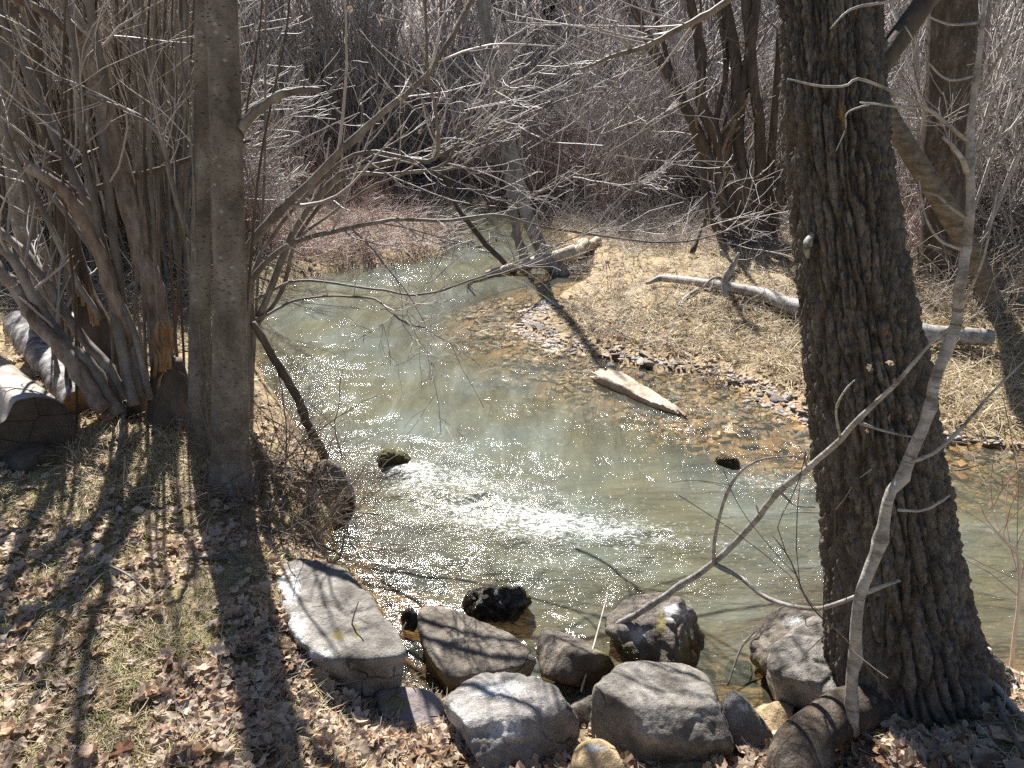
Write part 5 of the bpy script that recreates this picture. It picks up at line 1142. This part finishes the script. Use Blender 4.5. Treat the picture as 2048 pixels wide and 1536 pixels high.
# far bank
G_ = land_pts(1060, 1800, 440, 800, 32000, .34, tuft=12); n = len(G_); ca = np.repeat(rg.uniform(0, 6.28, n // 12 + 1), 12)[:n] + rg.normal(0, .5, n)
blades(G_, rg.uniform(.12, .34, n), rg.uniform(.0018, .0042, n), (0, 1.0), 'straw2', 'straw_grass', 'golden flattened straw covering the far bank', clump=ca)
G_ = land_pts(1750, 2250, 560, 860, 12000, .15, tuft=12); n = len(G_)
blades(G_, rg.uniform(.12, .36, n), rg.uniform(.0016, .0035, n), (0, 1.), 'straw2', 'straw_grass', 'straw grass right of the massive trunk')
G_ = land_pts(400, 1250, 395, 500, 9000, .1, tuft=12); n = len(G_)
blades(G_, rg.uniform(.1, .25, n), rg.uniform(.0025, .005, n), (0, .8), 'straw2', 'straw_grass', 'pale straw on the banks upstream')

# fallen leaves: the nearest 300 one by one, the rest as litter
hot = [(-60, 330, 880, 1080, .55), (740, 1640, 1440, 1620, .9), (0, 760, 1060, 1560, 1.), (520, 900, 1300, 1560, 1.4), (1620, 2080, 1400, 1580, 1.6), (1700, 2080, 1350, 1450, .6), (150, 640, 930, 1100, .5)]
def leaf_pts(n):
    w = np.array([h[4] * (h[1] - h[0]) * (h[3] - h[2]) for h in hot]); c = rg.choice(len(hot), n, p=w / w.sum()); H_ = np.array(hot)[c]
    x = rg.uniform(H_[:, 0], H_[:, 1]); y = rg.uniform(H_[:, 2], H_[:, 3]); return x, y
x, y = leaf_pts(9000); G_ = gh(x, y); dd = pdist(G_[:, 0], G_[:, 1], NL); clus = fbm(G_ * np.array([3, 3, 0.]), 3, 88)
ok = (~inside(G_[:, 0], G_[:, 1])) & (dd > .06) & (clus + rg.uniform(-.5, .5, len(dd)) > -.12); G_ = G_[ok]; G_[:, 2] = hgt(G_[:, 0], G_[:, 1])
order = np.argsort(-proj(G_)[1]); big = G_[order[rg.permutation(min(len(order), 1300))[:300]]]; rest = G_
for p in big:
    o = put_leaf((p[0], p[1], p[2] + random.uniform(.02, .045)), random.uniform(.03, .056), name='dry_leaf')
    sd = 'at the right end of the near bank' if p[0] > 1.0 else ('around the boulders of the near bank' if p[0] > -.55 else 'on the grassy left part of the near bank')
    if random.random() < .16: o.data = random.choice(dmesh); meta(o, 'dark reddish brown curled leaf lying ' + sd, 'leaf', 'dark leaves ' + sd)
    else: meta(o, 'pale tan curled dry leaf lying ' + sd, 'leaf', 'pale dry leaves ' + sd)
sz = .012 + .034 * rg.uniform(0, 1, len(rest)) ** 1.7
V, F, t = inst_join(LEAF, rest + np.column_stack([0 * sz, 0 * sz, rg.uniform(.006, .034, len(rest))]), sz, rg, tiltmax=.8)
meta(ob('leaf_litter', V, F, M['leaf'], tint=t, smooth=False), 'smaller curled brown leaves and fragments covering the near bank', None, None, 'stuff')
G_ = land_pts(1150, 2200, 430, 850, 3200, .1); sz = rg.uniform(.02, .045, len(G_)); V, F, t = inst_join(LEAF, G_ + np.array([0, 0, .02]), sz, rg, tiltmax=.8)
meta(ob('leaf_litter', V, F, M['leaf'], tint=t, smooth=False), 'scattered dead leaves on the straw of the far bank', None, None, 'stuff')
G_ = land_pts(-100, 1250, 380, 900, 2500, .1); sz = rg.uniform(.02, .05, len(G_)); V, F, t = inst_join(LEAF, G_ + np.array([0, 0, .02]), sz, rg, tiltmax=.8)
meta(ob('leaf_litter', V, F, M['leaf'], tint=t, smooth=False), 'dead leaves on the ground behind the left trunks', None, None, 'stuff')
# twig litter on the near bank
n = 1300; x, y = leaf_pts(n); G_ = gh(x, y); G_ = G_[~inside(G_[:, 0], G_[:, 1])]; n = len(G_); a = rg.uniform(0, 6.28, n); L = rg.uniform(.04, .18, n); pts = [G_ + np.array([0, 0, .012])]
D = np.stack([np.cos(a), np.sin(a), rg.uniform(-.05, .25, n)], -1)
for k in range(4): D = norm(D + rg.normal(0, .15, (n, 3)) * np.array([1, 1, .4])); pts.append(pts[-1] + D * (L / 4)[:, None])
V, F = tubes(np.stack(pts, 1), rg.uniform(.0008, .002, n)[:, None] * np.linspace(1, .5, 5)[None], 4)
meta(ob('twig_litter', V, F, M['twig_grey'], tint=np.repeat(rg.uniform(0, 1, n), 20)), 'small broken twigs scattered over the near bank', None, None, 'stuff')
